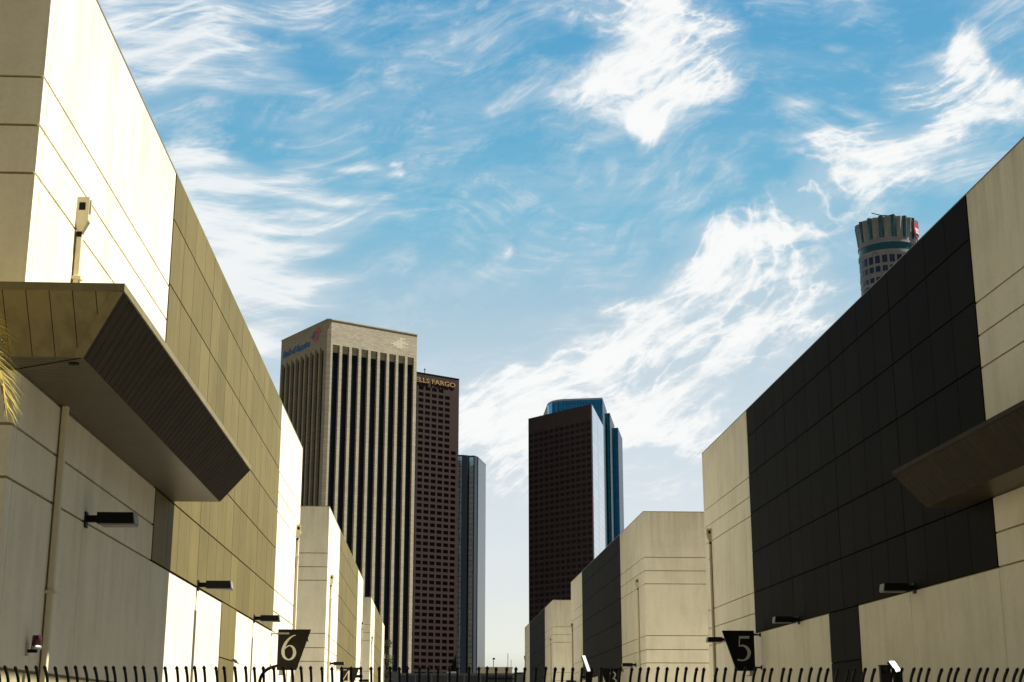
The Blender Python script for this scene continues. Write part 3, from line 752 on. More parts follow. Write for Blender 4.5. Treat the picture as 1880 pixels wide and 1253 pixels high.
# --- brown granite tower with gold lettering
H2 = 220.0; C2 = atz(H2, 843, 697); a2 = R(33.4)
M['granite'] = tiled('brown_granite', (0.034, 0.019, 0.0145), (0.028, 0.016, 0.0125), (0.022, 0.013, 0.011), 2.5, 1.32, 0.05, 0.7, spec=0.15)
M['gwin'] = plain('brown_tinted_glass', (0.018, 0.0125, 0.0125), 0.4, scale=0.08, var=0.7, spec=0.12)
M['gold'] = plain('gold_letters', (0.24, 0.155, 0.055), 0.5, metal=0.1)
t = empty('office_tower', (C2.x, C2.y, 0), a2)
W2 = 62
NR = 51
# wall: a face with real openings made of vertical and horizontal bands
b = MB(); b.prism([(0, 0.6), (0, 50), (-W2, 50), (-W2, 0.6)], 0, H2)
cols2 = [-(2.2 + 5.12 * k) for k in range(12)]
zr = [209.0 - 4.0 * k for k in range(NR)]
b.box(-W2, 0, 0.0, 0.599, zr[0] + 2.35, H2)
xprev = 0.0
for x in cols2:
    b.box(x, xprev, 0.0, 0.599, 0, zr[0] + 2.349); xprev = x - 3.75
b.box(-W2, xprev, 0.0, 0.599, 0, zr[0] + 2.349)
blank = set()  # windows walled over to imitate reflections that blend into the granite
for ci in range(12):
    for ri in range(NR):
        if (ci == 0 and ri < 10) or (ci == 1 and ri < 1): blank.add((ci, ri))
for ci, x in enumerate(cols2):
    for ri, z in enumerate(zr):
        zlo = zr[ri + 1] + 2.35 if ri + 1 < NR else 0
        b.box(x - 3.749, x - 0.001, 0.02 if 0 else 0.0, 0.599, zlo, z)
        if (ci, ri) in blank: b.box(x - 3.749, x - 0.001, 0.0, 0.599, z + 0.001, z + 2.349)
b.build('wall', M['granite'], t)
rc = [(x, z) for ri, z in enumerate(zr) for ci, x in enumerate(cols2[:7]) if (ci, ri) not in blank]
windows(t, rc, lambda bb, q: (bb.box(q[0] - 3.72, q[0] - 1.92, 0.38, 0.50, q[1] + .02, q[1] + 2.33), bb.box(q[0] - 1.82, q[0] - .03, 0.38, 0.50, q[1] + .02, q[1] + 2.33)), M['gwin'])
text_obj('WELLS FARGO', 4.3, M['gold'], t, frame_mtx((-3.2 - 37.5, -0.25, H2 - 6.1), (1, 0, 0)), bold=0.07, sx=37.5, extr=0.2)
b = MB(); b.tube([(-25.2, 3, H2), (-25.2, 3, H2 + 4.5)], 0.25, 6); b.box(-26, -24.4, 2.9, 3.1, H2 + 3.2, H2 + 3.6); b.build('antenna', M['black'], t)
b = MB(); b.box(-W2 - .1, .15, -.15, 50, H2 + .01, H2 + .4); b.build('coping', M['gwin'], t)
tag(t, 'brown granite office tower with gold lettering, behind the ribbed stone tower', 'office tower')

# --- faceted glass tower
H3 = 200.0
def glass(name, c1, c2, mort, bw, bh, rough=0.06, metal=0.85, ms=0.10): return tiled(name, c1, c2, mort, bw, bh, ms, rough, metal, 0.5, floor=True)
M['teal'] = glass('teal_mirror_glass', (0.72, 1.0, 1.0), (0.60, 0.92, 1.0), (0.05, 0.08, 0.10), 3.2, 4.0, ms=0.16)
M['steelglass'] = glass('steel_grey_glass', (0.075, 0.09, 0.11), (0.06, 0.075, 0.09), (0.02, 0.025, 0.03), 3.2, 2.0, rough=0.22, ms=0.2)
M['darkglass'] = glass('dark_strip_glass', (0.012, 0.018, 0.028), (0.015, 0.02, 0.03), (0.01, 0.012, 0.016), 1.6, 4.0, rough=0.3, metal=0.3)
pp = [atz(H3, *q) for q in ((834, 838.2), (849, 838), (857.5, 838.6), (861, 839.3), (871, 839.2), (877.5, 841.5), (892, 855.5))]
pp = [(p.x, p.y) for p in pp]
cxp, cyp = pp[0][0] + 2, pp[0][1] + 62
pp += [(pp[-1][0] - 8, pp[-1][1] + 14), (cxp + 12, cyp), (cxp - 14, cyp), (pp[0][0] - 14, pp[0][1] + 22)]
t = empty('glass_tower', (pp[3][0], pp[3][1], 0))
pl_ = [(p[0] - pp[3][0], p[1] - pp[3][1]) for p in pp]
b = MB(); n = len(pl_)
seg_m = [0, 2, 2, 0, 2, 1, 1, 1, 0, 0, 0]  # left dark facets paint a dark column's reflection as glass colour
for i in range(n):
    a, c = pl_[i], pl_[(i + 1) % n]
    b.add([(a[0], a[1], 0), (c[0], c[1], 0), (c[0], c[1], H3), (a[0], a[1], H3)], [(0, 1, 2, 3)], seg_m[i])
b.add([(p[0], p[1], H3) for p in pl_], [tuple(range(n))], 1)
b.build('curtain_wall', [M['teal'], M['steelglass'], M['darkglass']], t)
b = MB(); q = [(p[0] * 1.01, p[1] * 1.005) for p in pl_]; b.prism(q, H3 + 0.02, H3 + 1.1); b.build('parapet', M['steelglass'], t)
for i in (1, 3, 4, 5):
    b = MB(); p = pl_[i]; b.tube([(p[0], p[1] - .1, 0), (p[0], p[1] - .1, H3)], 0.35, 6); b.build('mullion', M['darkglass'], t)
tag(t, 'faceted blue-grey glass tower, narrow, right of the brown granite tower', 'office tower')

# --- dark brown tower
H4 = 190.0
A4 = atz(H4, 970, 769); B4 = atz(H4, 1085, 742); C4 = atz(H4, 1107, 782)
M['umber'] = tiled('umber_granite', (0.072, 0.046, 0.046), (0.060, 0.039, 0.039), (0.045, 0.03, 0.03), 2.5, 1.25, 0.05, 0.6, spec=0.25)
M['uwin'] = plain('umber_window_glass', (0.022, 0.017, 0.022), 0.35, scale=0.05, var=0.6, spec=0.2)
M['silver'] = glass('silver_glass', (0.62, 0.67, 0.72), (0.52, 0.58, 0.64), (0.25, 0.28, 0.33), 4.5, 3.8, rough=0.12, metal=0.9, ms=0.22)
aa = math.atan2(B4.y - A4.y, B4.x - A4.x); Wd = (B4 - A4).length
t = empty('office_tower', (A4.x, A4.y, 0), aa)
Rm = Matrix.Rotation(-aa, 3, 'Z'); cl_ = Rm @ (C4 - A4)
b = MB(); b.prism([(0, .5), (Wd, .5), (cl_.x, cl_.y), (cl_.x - Wd, cl_.y + 4)], 0, H4)
nC = 12; px_ = Wd / nC; zr = [H4 - 12.5 - 3.75 * k for k in range(42)]
b.box(0, Wd, 0, .499, zr[0] + 2.2, H4)
for c in range(nC + 1):
    xa = max(0, c * px_ - .6); xb_ = min(Wd, c * px_ + .6); b.box(xa, xb_, 0, .499, 0, zr[0] + 2.199)
for c in range(nC):
    for ri, z in enumerate(zr):
        zlo = zr[ri + 1] + 2.2 if ri + 1 < len(zr) else 0
        b.box(c * px_ + .601, (c + 1) * px_ - .601, 0, .499, zlo, z)
b.build('wall', M['umber'], t)
rc = [(c * px_, z) for z in zr for c in range(nC)]
windows(t, rc, lambda bb, q: bb.box(q[0] + .62, q[0] + px_ - .62, .25, .40, q[1] + .02, q[1] + 2.18), M['uwin'])
b = MB(); e = Vector((cl_.x - Wd, cl_.y - .5, 0)).normalized(); nn = Vector((e.y, -e.x, 0)) * 0.3
q0 = Vector((Wd, .5, 0)) + e * .4; q1 = Vector((cl_.x, cl_.y, 0)) - e * .2
b.hexa([q0 + nn * .05, q1 + nn * .05, q1 + nn, q0 + nn], [v + Vector((0, 0, H4 - .5)) for v in (q0 + nn * .05, q1 + nn * .05, q1 + nn, q0 + nn)])
b.build('glass_face', M['silver'], t)
tag(t, 'dark brown office tower with a narrow silvery glass side, right of the street gap', 'office tower')

# --- stepped blue glass tower
M['blue'] = glass('blue_mirror_glass', (0.045, 0.30, 0.52), (0.04, 0.26, 0.47), (0.01, 0.03, 0.06), 1.6, 3.9, ms=0.08, rough=0.05, metal=0.9)
M['bgreen'] = glass('green_mirror_glass', (0.05, 0.32, 0.36), (0.04, 0.28, 0.33), (0.01, 0.03, 0.05), 1.6, 3.9, ms=0.08, rough=0.05, metal=0.9)
M['bdark'] = glass('slate_side_glass', (0.03, 0.045, 0.065), (0.025, 0.04, 0.055), (0.01, 0.014, 0.02), 1.6, 3.9, rough=0.5, metal=0.2)
org = atz(230, 1005, 741); t = empty('glass_tower', (org.x, org.y, 0))
def seg(pxs, H, back, mfront, name, nfront):
    ps = [atz(H, *q) for q in pxs]; ps = [Vector((p.x - org.x, p.y - org.y)) for p in ps]
    full = ps + [Vector(q) for q in back(ps)]
    n = len(full); b = MB()
    for i in range(n):
        a, c = full[i], full[(i + 1) % n]
        b.add([(a.x, a.y, 0), (c.x, c.y, 0), (c.x, c.y, H), (a.x, a.y, H)], [(0, 1, 2, 3)], 0 if i < nfront else 1)
    b.add([(p.x, p.y, H) for p in full], [tuple(range(n))], 1)
    o = b.build(name, [mfront, M['bdark']], t)
    return full
f1 = seg([(1005, 742), (1007, 739.5), (1013, 736.5), (1022, 734.3), (1034, 733), (1106, 730.5), (1114, 755)], 230, lambda p: [(p[-1].x - 20, p[-1].y + 10), (p[0].x, p[0].y + 40)], M['blue'], 'curved_block', 5)
b = MB()
for k in range(5):
    a, c = f1[k], f1[k + 1]; d = (c - a).normalized(); nn = Vector((d.y, -d.x)) * .35
    b.hexa([(a.x, a.y, 228.8), (c.x, c.y, 228.8), (c.x + nn.x, c.y + nn.y, 228.8), (a.x + nn.x, a.y + nn.y, 228.8)], [(a.x, a.y, 229.6), (c.x, c.y, 229.6), (c.x + nn.x, c.y + nn.y, 229.6), (a.x + nn.x, a.y + nn.y, 229.6)])
b.build('roof_band', plain('pale_band', (0.62, 0.60, 0.55), 0.6), t)
seg([(1104, 760), (1119.5, 758.5), (1128, 782)], 224, lambda p: [(p[-1].x - 25, p[-1].y + 4), (p[0].x - 3, p[0].y + 30)], M['bgreen'], 'stepped_block', 1)
seg([(1118, 786.5), (1134.5, 785.5), (1142.5, 806)], 217, lambda p: [(p[-1].x - 25, p[-1].y + 4), (p[0].x - 3, p[0].y + 30)], M['blue'], 'stepped_block', 1)
tag(t, 'stepped blue mirror glass tower with curved top behind the dark brown tower', 'office tower')

# --- round tower with glass crown
M['pale'] = tiled('pale_granite', (0.255, 0.245, 0.255), (0.22, 0.215, 0.225), (0.16, 0.155, 0.165), 1.6, 1.3, 0.06, 0.7)
M['fin'] = tiled('crown_stone', (0.24, 0.235, 0.225), (0.20, 0.20, 0.195), (0.15, 0.15, 0.145), 1.6, 1.3, 0.05, 0.6)
M['crownglass'] = glass('green_crown_glass', (0.03, 0.13, 0.13), (0.02, 0.09, 0.09), (0.10, 0.15, 0.14), 1.0, 2.2, rough=0.2, metal=0.4, ms=0.12)
M['ringglass'] = plain('teal_ring_glass', (0.012, 0.075, 0.095), 0.2, scale=0.5)
M['bwin'] = plain('blue_window_glass', (0.010, 0.030, 0.055), 0.25, scale=0.5)
M['bwin2'] = plain('violet_window_glass', (0.022, 0.018, 0.055), 0.25, scale=0.5)
H5 = 310.0; nr = atz(H5, 1625.5, 396); dr = Vector((nr.x, nr.y, 0)).normalized(); RAD = 18.2
cc = Vector((nr.x, nr.y, 0)) + dr * (RAD + 0.6)
t = empty('round_tower', (cc.x, cc.y, 0)); fa = math.atan2(-dr.y, -dr.x)
NW = 25
b = MB(); n = 96
b.cyl(0, 0, 0, 286, RAD, n); b.cyl(0, 0, 286.01, 288.0, RAD + .5, n); b.cyl(0, 0, 292.8, 294.2, RAD + .5, n); b.cyl(0, 0, 294.21, 296, RAD + .2, n); b.cyl(0, 0, 272.0, 273.2, RAD + .35, n)
b.build('drum', M['pale'], t)
b = MB(); b.cyl(0, 0, 288.01, 292.79, RAD + .1, n); b.build('glass_ring', M['ringglass'], t)
def polar(a, r_, z): return (r_ * math.cos(a), r_ * math.sin(a), z)
def wbox(bb, a, half, z0, z1, r0=RAD + .02, dep=.18):
    k = half / RAD
    bb.hexa([polar(a - k, r0 - .3, z0), polar(a + k, r0 - .3, z0), polar(a + k, r0 + dep, z0), polar(a - k, r0 + dep, z0)], [polar(a - k, r0 - .3, z1), polar(a + k, r0 - .3, z1), polar(a + k, r0 + dep, z1), polar(a - k, r0 + dep, z1)])
rws = [(279.5, 284.4, 1), (274.0, 277.6, 0)] + [(267.5 - 5.0 * k, 270.6 - 5.0 * k, 0) for k in range(9)]
cnt = 0; st1, st2 = MB(), MB()
wl = []
for (z0, z1, kd) in rws:
    for k in range(NW):
        a = fa + 2 * math.pi * (k + .5) / NW
        da = (a - fa + math.pi) % (2 * math.pi) - math.pi
        if abs(da) < 1.65: wl.append((abs(da), z0, z1, a, kd))
wl.sort(key=lambda q: (-q[1], q[0]))
for i, (da, z0, z1, a, kd) in enumerate(wl):
    tgt = MB() if i < 98 else (st1 if kd == 0 else st2)
    for s_ in (-1, 1): wbox(tgt, a + s_ * 0.80 / RAD, .72, z0, z1)
    if i < 98: tgt.build('window', M['bwin2'] if kd else M['bwin'], t)
o = st1.build('window', M['bwin'], t); o['kind'] = 'stuff'
# projecting bay lower right
b = MB()
for k in range(-1, 9): pass
k0, k1 = -0.28, 1.3
m_ = 14
for j in range(m_):
    a = fa + k0 + (k1 - k0) * j / m_; c = fa + k0 + (k1 - k0) * (j + 1) / m_
    b.hexa([polar(a, RAD, 200), polar(c, RAD, 200), polar(c, RAD + .9, 200), polar(a, RAD + .9, 200)], [polar(a, RAD, 271.5), polar(c, RAD, 271.5), polar(c, RAD + .9, 271.5), polar(a, RAD + .9, 271.5)])
b.build('bay', M['pale'], t)
b = MB()
for j in range(m_):
    a = fa + k0 + .06 + (k1 - k0 - .1) * j / m_; c = fa + k0 + .06 + (k1 - k0 - .1) * (j + 1) / m_
    b.hexa([polar(a, RAD + .8, 264.5), polar(c, RAD + .8, 264.5), polar(c, RAD + 1.05, 264.5), polar(a, RAD + 1.05, 264.5)], [polar(a, RAD + .8, 268.8), polar(c, RAD + .8, 268.8), polar(c, RAD + 1.05, 268.8), polar(a, RAD + 1.05, 268.8)])
b.build('glass_ring', M['ringglass'], t)
b = MB()
for z0 in (257.5, 252.5, 247.5):
    for j in range(11):
        a = fa + k0 + .12 + j * .135
        wbox(b, a, .55, z0, z0 + 3.1, RAD + .92); wbox(b, a + .055, .45, z0, z0 + 3.1, RAD + .92)
b.build('bay_window', M['bwin'], t)
# crown: fins and glass columns
NF = 15
b = MB(); b.cyl(0, 0, 296.01, H5 - 2.2, RAD - .9, n); b.build('crown_drum', M['fin'], t)
f0 = None
for k in range(NF):
    a = fa + 2 * math.pi * (k + .1) / NF
    if f0 is None:
        fb = MB(); hw = 2.75
        fb.hexa([(RAD - 1.6, -hw * .80, 295.9), (RAD - .2, -hw * .78, 295.9), (RAD + .2, 0, 295.9), (RAD - .2, hw * .78, 295.9), (RAD - 1.6, hw * .8, 295.9)],
                [(RAD - 1.6, -hw, H5 - .6), (RAD - .1, -hw, H5 - .6), (RAD + 1.7, 0, H5 - .6), (RAD - .1, hw, H5 - .6), (RAD - 1.6, hw, H5 - .6)])
        f0 = fb.build('fin', M['fin'], t)
        gb = MB(); gb.hexa([(RAD - 1.2, -1.2, 295.9), (RAD + .3, -1.1, 295.9), (RAD + .6, 0, 295.9), (RAD + .3, 1.1, 295.9), (RAD - 1.2, 1.2, 295.9)], [(RAD - 1.2, -1.6, H5), (RAD + .8, -1.4, H5), (RAD + 1.6, 0, H5), (RAD + .8, 1.4, H5), (RAD - 1.2, 1.6, H5)])
        g0 = gb.build('glass_column', M['crownglass'], t); o, g = f0, g0
    else:
        o = f0.copy(); col.objects.link(o); o.parent = t; g = g0.copy(); col.objects.link(g); g.parent = t
    o.rotation_euler = (0, 0, a); g.rotation_euler = (0, 0, a + math.pi / NF)
b = MB(); p1 = Vector(polar(fa, RAD - 1, H5 - .4)); sd = Vector((dr.y, -dr.x, 0))
b.tube([p1 - sd * 8.5 + Vector((0, 0, 3.4)), p1 - sd * 2.5 + Vector((0, 0, 1.2)), p1 + sd * 2 + Vector((0, 0, .6)), p1 + sd * 5.5 + Vector((0, 0, 1.5))], [.3, .35, .35, .25], 6)
b.tube([p1 - Vector((0, 0, 1)), p1 + Vector((0, 0, 1.2))], .4, 6)
b.build('maintenance_crane', M['black'], t)
# red shield sign
sa = fa + 1.15; sg = empty('sign_board'); sg.parent = t; sg.rotation_euler = (0, 0, sa)
b = MB(); pts = [(-3.3, 306.8), (3.3, 306.8), (3.6, 300.5), (2.6, 297.6), (0, 296.6), (-2.6, 297.6), (-3.6, 300.5)]
b.hexa([(RAD + 1.2, p[0], p[1]) for p in pts], [(RAD + 2.0, p[0], p[1]) for p in pts]); b.build('board', plain('red_sign', (0.22, 0.015, 0.03), 0.6), sg)
text_obj('us', 7.2, plain('white_sign_letters', (0.45, 0.43, 0.44), 0.6), sg, frame_mtx((RAD + 2.2, -2.4, 299.6), (0, 1, 0)), bold=0.16, sx=4.9)
tag(t, 'round pale office tower with green glass crown rising over the dark cladding', 'office tower')

# ------------------------------------------------------------------ light
SUN_EL = 71.0
sd_ = Vector((math.cos(R(SUN_EL)), 0.015, math.sin(R(SUN_EL)))).normalized()
sl = bpy.data.lights.new('sun', 'SUN'); sl.energy = 5.0; sl.angle = R(0.5); sl.color = (1.0, 0.985, 0.95)
so_ = bpy.data.objects.new('sun', sl); col.objects.link(so_); so_.rotation_euler = sd_.to_track_quat('Z', 'Y').to_euler()
sc.view_settings.view_transform = 'Standard'; sc.view_settings.look = 'None'; sc.view_settings.gamma = 1.0
EXPO = 2.0
STR = 0.10
SKYG = 1.0 / (STR * 2 ** EXPO)
sc.view_settings.exposure = EXPO

# ------------------------------------------------------------------ sky
wd = bpy.data.worlds.new('World'); sc.world = wd; wd.use_nodes = True
nt = wd.node_tree; L = nt.links; nt.nodes.clear()
out = N(nt, 'ShaderNodeOutputWorld'); bg = N(nt, 'ShaderNodeBackground'); L.new(bg.outputs[0], out.inputs[0]); bg.inputs['Strength'].default_value = STR
sky = N(nt, 'ShaderNodeTexSky', sky_type='NISHITA'); sky.sun_disc = False; sky.sun_elevation = R(SUN_EL); sky.sun_rotation = R(90)
sky.air_density = 1.0; sky.dust_density = 1.0; sky.ozone_density = 1.5
tc = N(nt, 'ShaderNodeTexCoord'); D = tc.outputs['Generated']
sx_ = N(nt, 'ShaderNodeSeparateXYZ'); L.new(D, sx_.inputs[0])
def math_(op, a, b=None, c=None, clamp=False):
    n = N(nt, 'ShaderNodeMath', operation=op, use_clamp=clamp)
    for i, v in enumerate((a, b, c)):
        if v is None: continue
        if isinstance(v, (int, float)): n.inputs[i].default_value = v
        else: L.new(v, n.inputs[i])
    return n.outputs[0]
def noise(vec, scale, detail, rough=0.55, dist=0.0, color=False):
    n = N(nt, 'ShaderNodeTexNoise'); n.inputs['Scale'].default_value = scale; n.inputs['Detail'].default_value = detail; n.inputs['Roughness'].default_value = rough; n.inputs['Distortion'].default_value = dist
    L.new(vec, n.inputs['Vector']); return n.outputs['Color' if color else 'Fac']
def vscale(v, s):
    n = N(nt, 'ShaderNodeVectorMath', operation='SCALE'); L.new(v, n.inputs[0]); n.inputs['Scale'].default_value = s; return n.outputs[0]
def vadd(a, b):
    n = N(nt, 'ShaderNodeVectorMath', operation='ADD'); L.new(a, n.inputs[0])
    if isinstance(b, tuple): n.inputs[1].default_value = b
    else: L.new(b, n.inputs[1])
    return n.outputs[0]
def smooth(v, a, b, t0=0.0, t1=1.0):
    n = N(nt, 'ShaderNodeMapRange', interpolation_type='SMOOTHSTEP'); n.inputs['From Min'].default_value = a; n.inputs['From Max'].default_value = b
    n.inputs['To Min'].default_value = t0; n.inputs['To Max'].default_value = t1; L.new(v, n.inputs['Value']); return n.outputs['Result']
# clear-sky colour: the sky texture, graded by elevation (thin high haze whitens it low down)
ramp = N(nt, 'ShaderNodeValToRGB'); cr_ = ramp.color_ramp
L.new(sx_.outputs['Z'], ramp.inputs['Fac'])
GR = [(0.0, (0.16, 0.16, 0.16)), (0.046, (.75, .75, .66)), (0.10, (.70, .715, .70)), (0.157, (.64, .69, .70)), (0.213, (.54, .63, .665)), (0.269, (.40, .54, .60)), (0.341, (.13, .42, .57)), (0.474, (.045, .30, .52)), (0.60, (.02, .15, .33)), (1.0, (.010, .055, .14))]
while len(cr_.elements) < len(GR): cr_.elements.new(0.5)
for e, (p, c) in zip(cr_.elements, GR): e.position = p; e.color = (*c, 1)
tint = N(nt, 'ShaderNodeMix', data_type='RGBA'); tint.inputs[0].default_value = 0.08
gs = vscale(ramp.outputs['Color'], SKYG)
L.new(gs, tint.inputs[6]); L.new(sky.outputs[0], tint.inputs[7])
# cirrus: wisps laid out by direction in the sky dome
def rot_euler(center_px, ang):
    d = ray(*center_px).normalized(); e1 = RT - d * RT.dot(d); e1.normalize(); e2 = e1.cross(d) * -1 if False else d.cross(e1) * -1
    e2 = UP - d * UP.dot(d) - e1 * UP.dot(e1); e2.normalize()
    a = R(ang); x = e1 * math.cos(a) + e2 * math.sin(a); y = -e1 * math.sin(a) + e2 * math.cos(a); z = x.cross(y)
    m = Matrix((x, y, z)).transposed(); return d, m.to_euler('XYZ')
wn1 = vscale(vadd(noise(D, 5.0, 3, color=True), (-.5, -.5, -.5)), 0.10)
wn2 = vscale(vadd(noise(D, 26.0, 4, color=True), (-.5, -.5, -.5)), 0.022)
DW = vadd(vadd(D, wn1), wn2)
DW1 = vadd(D, vscale(vadd(noise(D, 4.0, 2, color=True), (-.5, -.5, -.5)), 0.10))
def squash(ang, ratio):
    a = R(ang); x = RT * math.cos(a) + UP * math.sin(a); y = -RT * math.sin(a) + UP * math.cos(a)
    return Matrix((x, y, x.cross(y))).transposed().to_euler('XYZ'), ratio, ang
SP = {'p': squash(20, 2.1), 'n': squash(-25, 2.1), 'v': squash(80, 1.8), 'o': squash(0, 1.3), 's': squash(0, 8.0), 't': squash(-10, 5.0), 'w': squash(0, 2.8)}
cache = {}
def space(key, vec, tagk):
    if (key, tagk) not in cache:
        eu, r_, _ = SP[key]; m = N(nt, 'ShaderNodeMapping', vector_type='TEXTURE'); m.inputs['Rotation'].default_value = eu; m.inputs['Scale'].default_value = (r_, 1, 1)
        L.new(vec, m.inputs['Vector']); cache[(key, tagk)] = m.outputs[0]
    return cache[(key, tagk)]
def blob(cx_, cy_, rx, ry, ang, w, acc, vec, tagk):
    if w <= 0: return acc
    if ry > rx * 1.2: rx, ry, ang = ry, rx, ang + 90
    ratio = rx / ry; ang = (ang + 90) % 180 - 90
    def cost(k):
        eu, r_, a_ = SP[k]; da = abs((ang - a_ + 90) % 180 - 90)
        return abs(math.log(ratio / r_)) + min(1.0, da / 45.0) * min(1.5, math.log(max(ratio, r_)) * 1.2)
    k = min(SP, key=cost); eu, r_, a_ = SP[k]
    mt = eu.to_matrix().inverted(); c = mt @ ray(cx_, cy_).normalized(); c = Vector((c.x / r_, c.y, c.z))
    n = N(nt, 'ShaderNodeVectorMath', operation='DISTANCE'); L.new(space(k, vec, tagk), n.inputs[0]); n.inputs[1].default_value = c
    rad = math.sqrt(ry * max(rx / r_, ry * .6)) / F * 1.25 * 1.35
    g = smooth(n.outputs['Value'], 0.0, rad, w, 0.0)
    return g if acc is None else math_('ADD', acc, g)
PUFF = [(1560,335,80,50,-30,.8),(1640,280,70,40,40,.6),(1580,400,80,60,20,.7),(1500,400,60,40,20,.5),(1300,500,80,50,10,.6),(1100,820,260,90,0,.45),(930,900,120,80,0,.4),(1300,780,180,60,10,.4),(1400,620,120,60,10,.4),(1200,910,160,60,0,.3),(1180,180,60,40,10,.5),(1260,200,60,50,10,.6),(1340,170,60,40,10,.5),(1120,20,50,24,10,.6),(1210,20,70,30,0,.6),(1330,60,60,20,30,.4),(1810,130,70,40,-20,.5),(1860,190,50,40,0,.5),(1760,240,60,30,10,.5),(1640,370,60,30,0,.6),(1500,440,50,40,30,.5),(1360,520,90,40,10,.6),(1450,520,80,40,10,.6),(1220,590,60,40,0,.6),(1180,620,80,40,0,.6),(1060,660,80,40,10,.6),(1000,730,110,50,10,.6),(1200,680,140,50,0,.5),(1320,620,120,40,5,.5),(960,780,90,50,20,.45),(1180,760,160,60,0,.45),(1000,800,160,60,0,.35),(1480,610,120,50,10,.4),(1235,150,120,75,20,1.0),(1215,235,26,60,8,1.0),(1290,130,90,50,25,.6),(1095,195,75,26,-8,.55),(1060,185,25,22,0,.4),(1350,110,60,30,30,.4),
 (1160,30,100,38,0,.85),(1230,60,70,30,0,.6),(1300,12,110,30,15,.75),(1000,68,42,10,25,.7),(948,92,38,16,20,.6),(925,110,16,30,0,.45),(885,60,20,38,0,.4),(935,5,14,10,0,.4),
 (1570,12,38,45,60,.6),(1775,85,30,52,-15,.85),(1720,150,80,52,30,.95),(1690,200,50,60,0,.6),(1830,185,110,50,-5,.9),(1700,245,80,35,20,.45),
 (1550,305,60,28,-35,.85),(1600,345,75,38,10,.9),(1590,280,20,40,-10,.5),(1700,290,180,70,0,.3),(1560,400,70,40,20,.6),(1420,340,22,9,10,.5),
 (1440,430,90,40,30,.75),(1470,380,60,22,40,.5),(1400,490,130,55,15,.95),(1310,480,70,36,10,.6),(1270,455,35,14,-20,.5),(1290,570,110,42,10,1.0),(1390,560,90,36,0,.7),(1480,560,110,40,5,.4),
 (1130,538,46,15,8,.8),(1140,580,30,35,-40,.4),(1205,575,28,22,-40,.6),(1070,615,35,38,40,.75),(1000,680,80,36,20,.85),(1130,645,130,42,5,.8),(1250,630,150,34,0,.7),
 (930,735,85,55,35,.7),(880,780,60,50,30,.5),(1090,700,170,45,0,.6),(1340,745,90,22,15,.65),(1420,690,110,36,30,.5),(1250,800,200,40,0,.4),(1010,820,200,60,0,.3),(1450,640,150,20,5,.4),
 (1145,325,13,34,-25,.45),(1305,330,18,9,0,.45),(1150,300,20,8,40,.25),(900,440,30,30,0,.5),(925,440,16,16,0,.4),(757,305,34,11,10,.8),(750,283,22,7,-5,.6),(850,668,20,12,0,.45),(830,425,16,14,20,.3)]
STREAK = [(1100,850,150,20,5,.4),(930,800,90,25,15,.5),(1000,880,120,18,0,.4),(1230,740,150,16,5,.5),(1350,700,120,14,8,.5),(900,900,80,16,0,.3),(1200,880,120,20,0,.3),(230,90,70,60,0,.7),(300,140,110,40,-15,.6),(380,110,130,30,-8,.5),(360,360,90,50,-30,.7),(400,430,100,60,-20,.6),(500,360,120,30,-5,.5),(560,460,180,30,0,.45),(440,540,120,50,0,.6),(520,560,160,40,0,.45),(470,600,100,60,0,.5),(440,620,80,80,0,.4),(700,420,200,30,2,.35),(250,30,90,60,0,.9),(330,80,150,75,-10,.65),(250,150,80,60,-30,.6),(420,175,160,20,-8,.55),(510,185,120,10,3,.5),(600,25,230,16,4,.5),(560,60,160,20,-4,.3),(420,50,180,25,-8,.4),(640,95,120,16,10,.22),
 (380,330,60,36,-10,1.0),(420,350,90,36,-20,.8),(410,390,70,60,-20,.6),(450,370,80,20,-20,.7),(600,395,200,9,-4,.7),(760,385,120,8,8,.45),(520,325,120,6,0,.6),(620,325,90,8,4,.6),(700,320,60,10,15,.45),(560,428,200,7,0,.55),(700,345,60,20,15,.2),
 (430,430,110,24,-8,.55),(480,500,170,18,-2,.7),(600,495,110,12,2,.5),(460,560,110,30,0,.5),(600,545,150,12,3,.35),(480,640,60,60,0,.6),(520,600,120,20,0,.35),(440,480,60,60,0,.4),
 (870,375,80,8,-12,.3),(980,410,80,9,-10,.45),(960,487,75,6,-8,.6),(900,470,40,10,-35,.5),(1050,480,170,14,0,.18),
 (1400,195,180,12,-5,.55),(1560,200,130,8,2,.45),(1480,76,200,5,1,.5),(1640,68,90,4,4,.4),(1400,225,150,14,-2,.35),(1330,255,90,10,-10,.3),(1480,235,170,10,0,.3),(1790,20,30,22,-50,.3),(1840,45,70,6,-10,.3),
 (1360,275,60,7,-5,.3),(1440,300,60,9,-30,.25),(1600,255,120,20,10,.25),(1750,330,160,40,20,.3),(290,255,60,30,0,.4),(330,230,60,12,-10,.3),(1530,500,90,50,20,.3),(1290,350,40,6,-10,.0)]
ma = None
for q in PUFF: ma = blob(*q, ma, DW, 'a')
mb_ = None
for q in STREAK: mb_ = blob(*q, mb_, DW1, 'b')
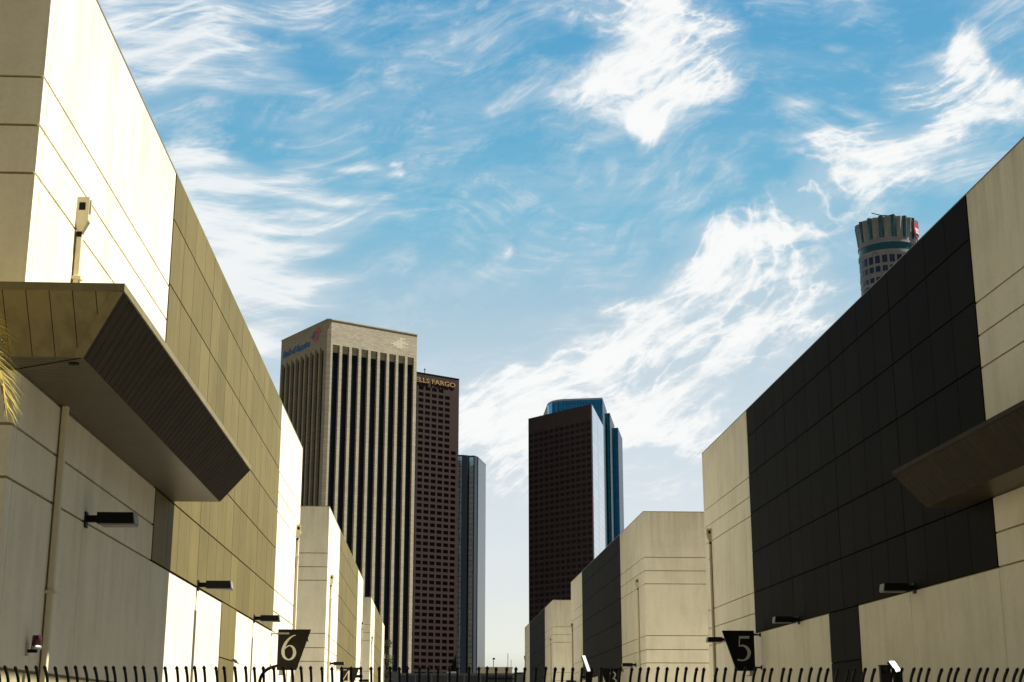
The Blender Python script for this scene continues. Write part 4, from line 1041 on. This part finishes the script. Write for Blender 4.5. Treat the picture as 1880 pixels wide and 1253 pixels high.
# fibres
def fib(vec, ang, sx, sy, sc_, det, rough):
    m = N(nt, 'ShaderNodeMapping', vector_type='TEXTURE'); d, eu = rot_euler((940, 500), ang); m.inputs['Rotation'].default_value = eu; m.inputs['Scale'].default_value = (sx, sy, sx)
    L.new(vec, m.inputs['Vector']); return noise(m.outputs[0], sc_, det, rough)
fa1 = fib(DW, 20, 1.0, 0.42, 12.0, 10, 0.66)
fb1 = fib(DW1, 3, 1.0, 0.17, 6.5, 10, 0.68)
def ridge(f, p): return math_('POWER', math_('SUBTRACT', 1.0, math_('ABSOLUTE', math_('SUBTRACT', math_('MULTIPLY', f, 2.0), 1.0))), p)
DC = vadd(D, vscale(vadd(noise(D, 2.6, 2, color=True), (-.5, -.5, -.5)), 0.30))
ra = ridge(fib(DC, 28, 1.0, 0.30, 17.0, 3, 0.55), 9.0)
rb = ridge(fib(DC, 2, 1.0, 0.15, 8.0, 4, 0.6), 8.0)
na = math_('ADD', math_('MULTIPLY', math_('SUBTRACT', fa1, 0.5), 3.6), math_('MULTIPLY', ra, 0.45))
nb = math_('ADD', math_('MULTIPLY', math_('SUBTRACT', fb1, 0.5), 2.9), math_('MULTIPLY', rb, 0.50))
ga = math_('MULTIPLY', ma, 1.5, clamp=True); gb = math_('MULTIPLY', mb_, 1.5, clamp=True)
mac = math_('MULTIPLY', math_('DIVIDE', ma, math_('ADD', ma, 0.7)), 1.35); mbc = math_('MULTIPLY', math_('DIVIDE', mb_, math_('ADD', mb_, 0.6)), 1.20)
ca = smooth(math_('ADD', mac, math_('MULTIPLY', na, ga)), 0.05, 1.35)
ca = math_('MAXIMUM', ca, smooth(mac, 0.10, 1.45, 0.0, 0.60))
cb_ = smooth(math_('ADD', mbc, math_('MULTIPLY', nb, gb)), 0.0, 1.30)
cb_ = math_('MAXIMUM', cb_, smooth(mbc, 0.1, 1.5, 0.0, 0.42))
# faint veil everywhere
veil = smooth(math_('ADD', math_('MULTIPLY', fb1, 0.6), math_('MULTIPLY', fa1, 0.4)), 0.40, 0.72, 0.0, 0.24)
veil = math_('ADD', veil, math_('MULTIPLY', rb, math_('MULTIPLY', smooth(fa1, 0.42, 0.62), 0.38)), clamp=True)
tot = math_('SUBTRACT', 1.0, math_('MULTIPLY', math_('MULTIPLY', math_('SUBTRACT', 1.0, ca), math_('SUBTRACT', 1.0, math_('MULTIPLY', cb_, 0.86))), math_('SUBTRACT', 1.0, veil)))
tot = math_('MULTIPLY', math_('MULTIPLY', tot, smooth(sx_.outputs['Z'], 0.02, 0.14)), smooth(sx_.outputs['Z'], 0.5, 0.8, 1.0, 0.25))
cc_ = N(nt, 'ShaderNodeMix', data_type='RGBA'); L.new(smooth(tot, 0.3, 1.0), cc_.inputs[0])
cc_.inputs[6].default_value = tuple(SKYG * v for v in (.70, .755, .80)) + (1,); cc_.inputs[7].default_value = tuple(SKYG * v for v in (.95, .96, .955)) + (1,)
fin = N(nt, 'ShaderNodeMix', data_type='RGBA'); L.new(tot, fin.inputs[0]); L.new(tint.outputs[2], fin.inputs[6]); L.new(cc_.outputs[2], fin.inputs[7])
# unseen sky behind and left is dimmed, to darken walls facing that way
fdir = N(nt, 'ShaderNodeVectorMath', operation='DOT_PRODUCT'); L.new(D, fdir.inputs[0]); fdir.inputs[1].default_value = (0.26, 0.966, 0.0)
bk = smooth(fdir.outputs['Value'], -0.2, 0.72, 0.26, 1.0)
fs = N(nt, 'ShaderNodeVectorMath', operation='SCALE'); L.new(fin.outputs[2], fs.inputs[0]); L.new(bk, fs.inputs['Scale'])
L.new(fs.outputs[0], bg.inputs['Color'])
wd.cycles.sampling_method = 'NONE'
sc.cycles.max_bounces = 6; sc.cycles.diffuse_bounces = 3; sc.cycles.glossy_bounces = 3
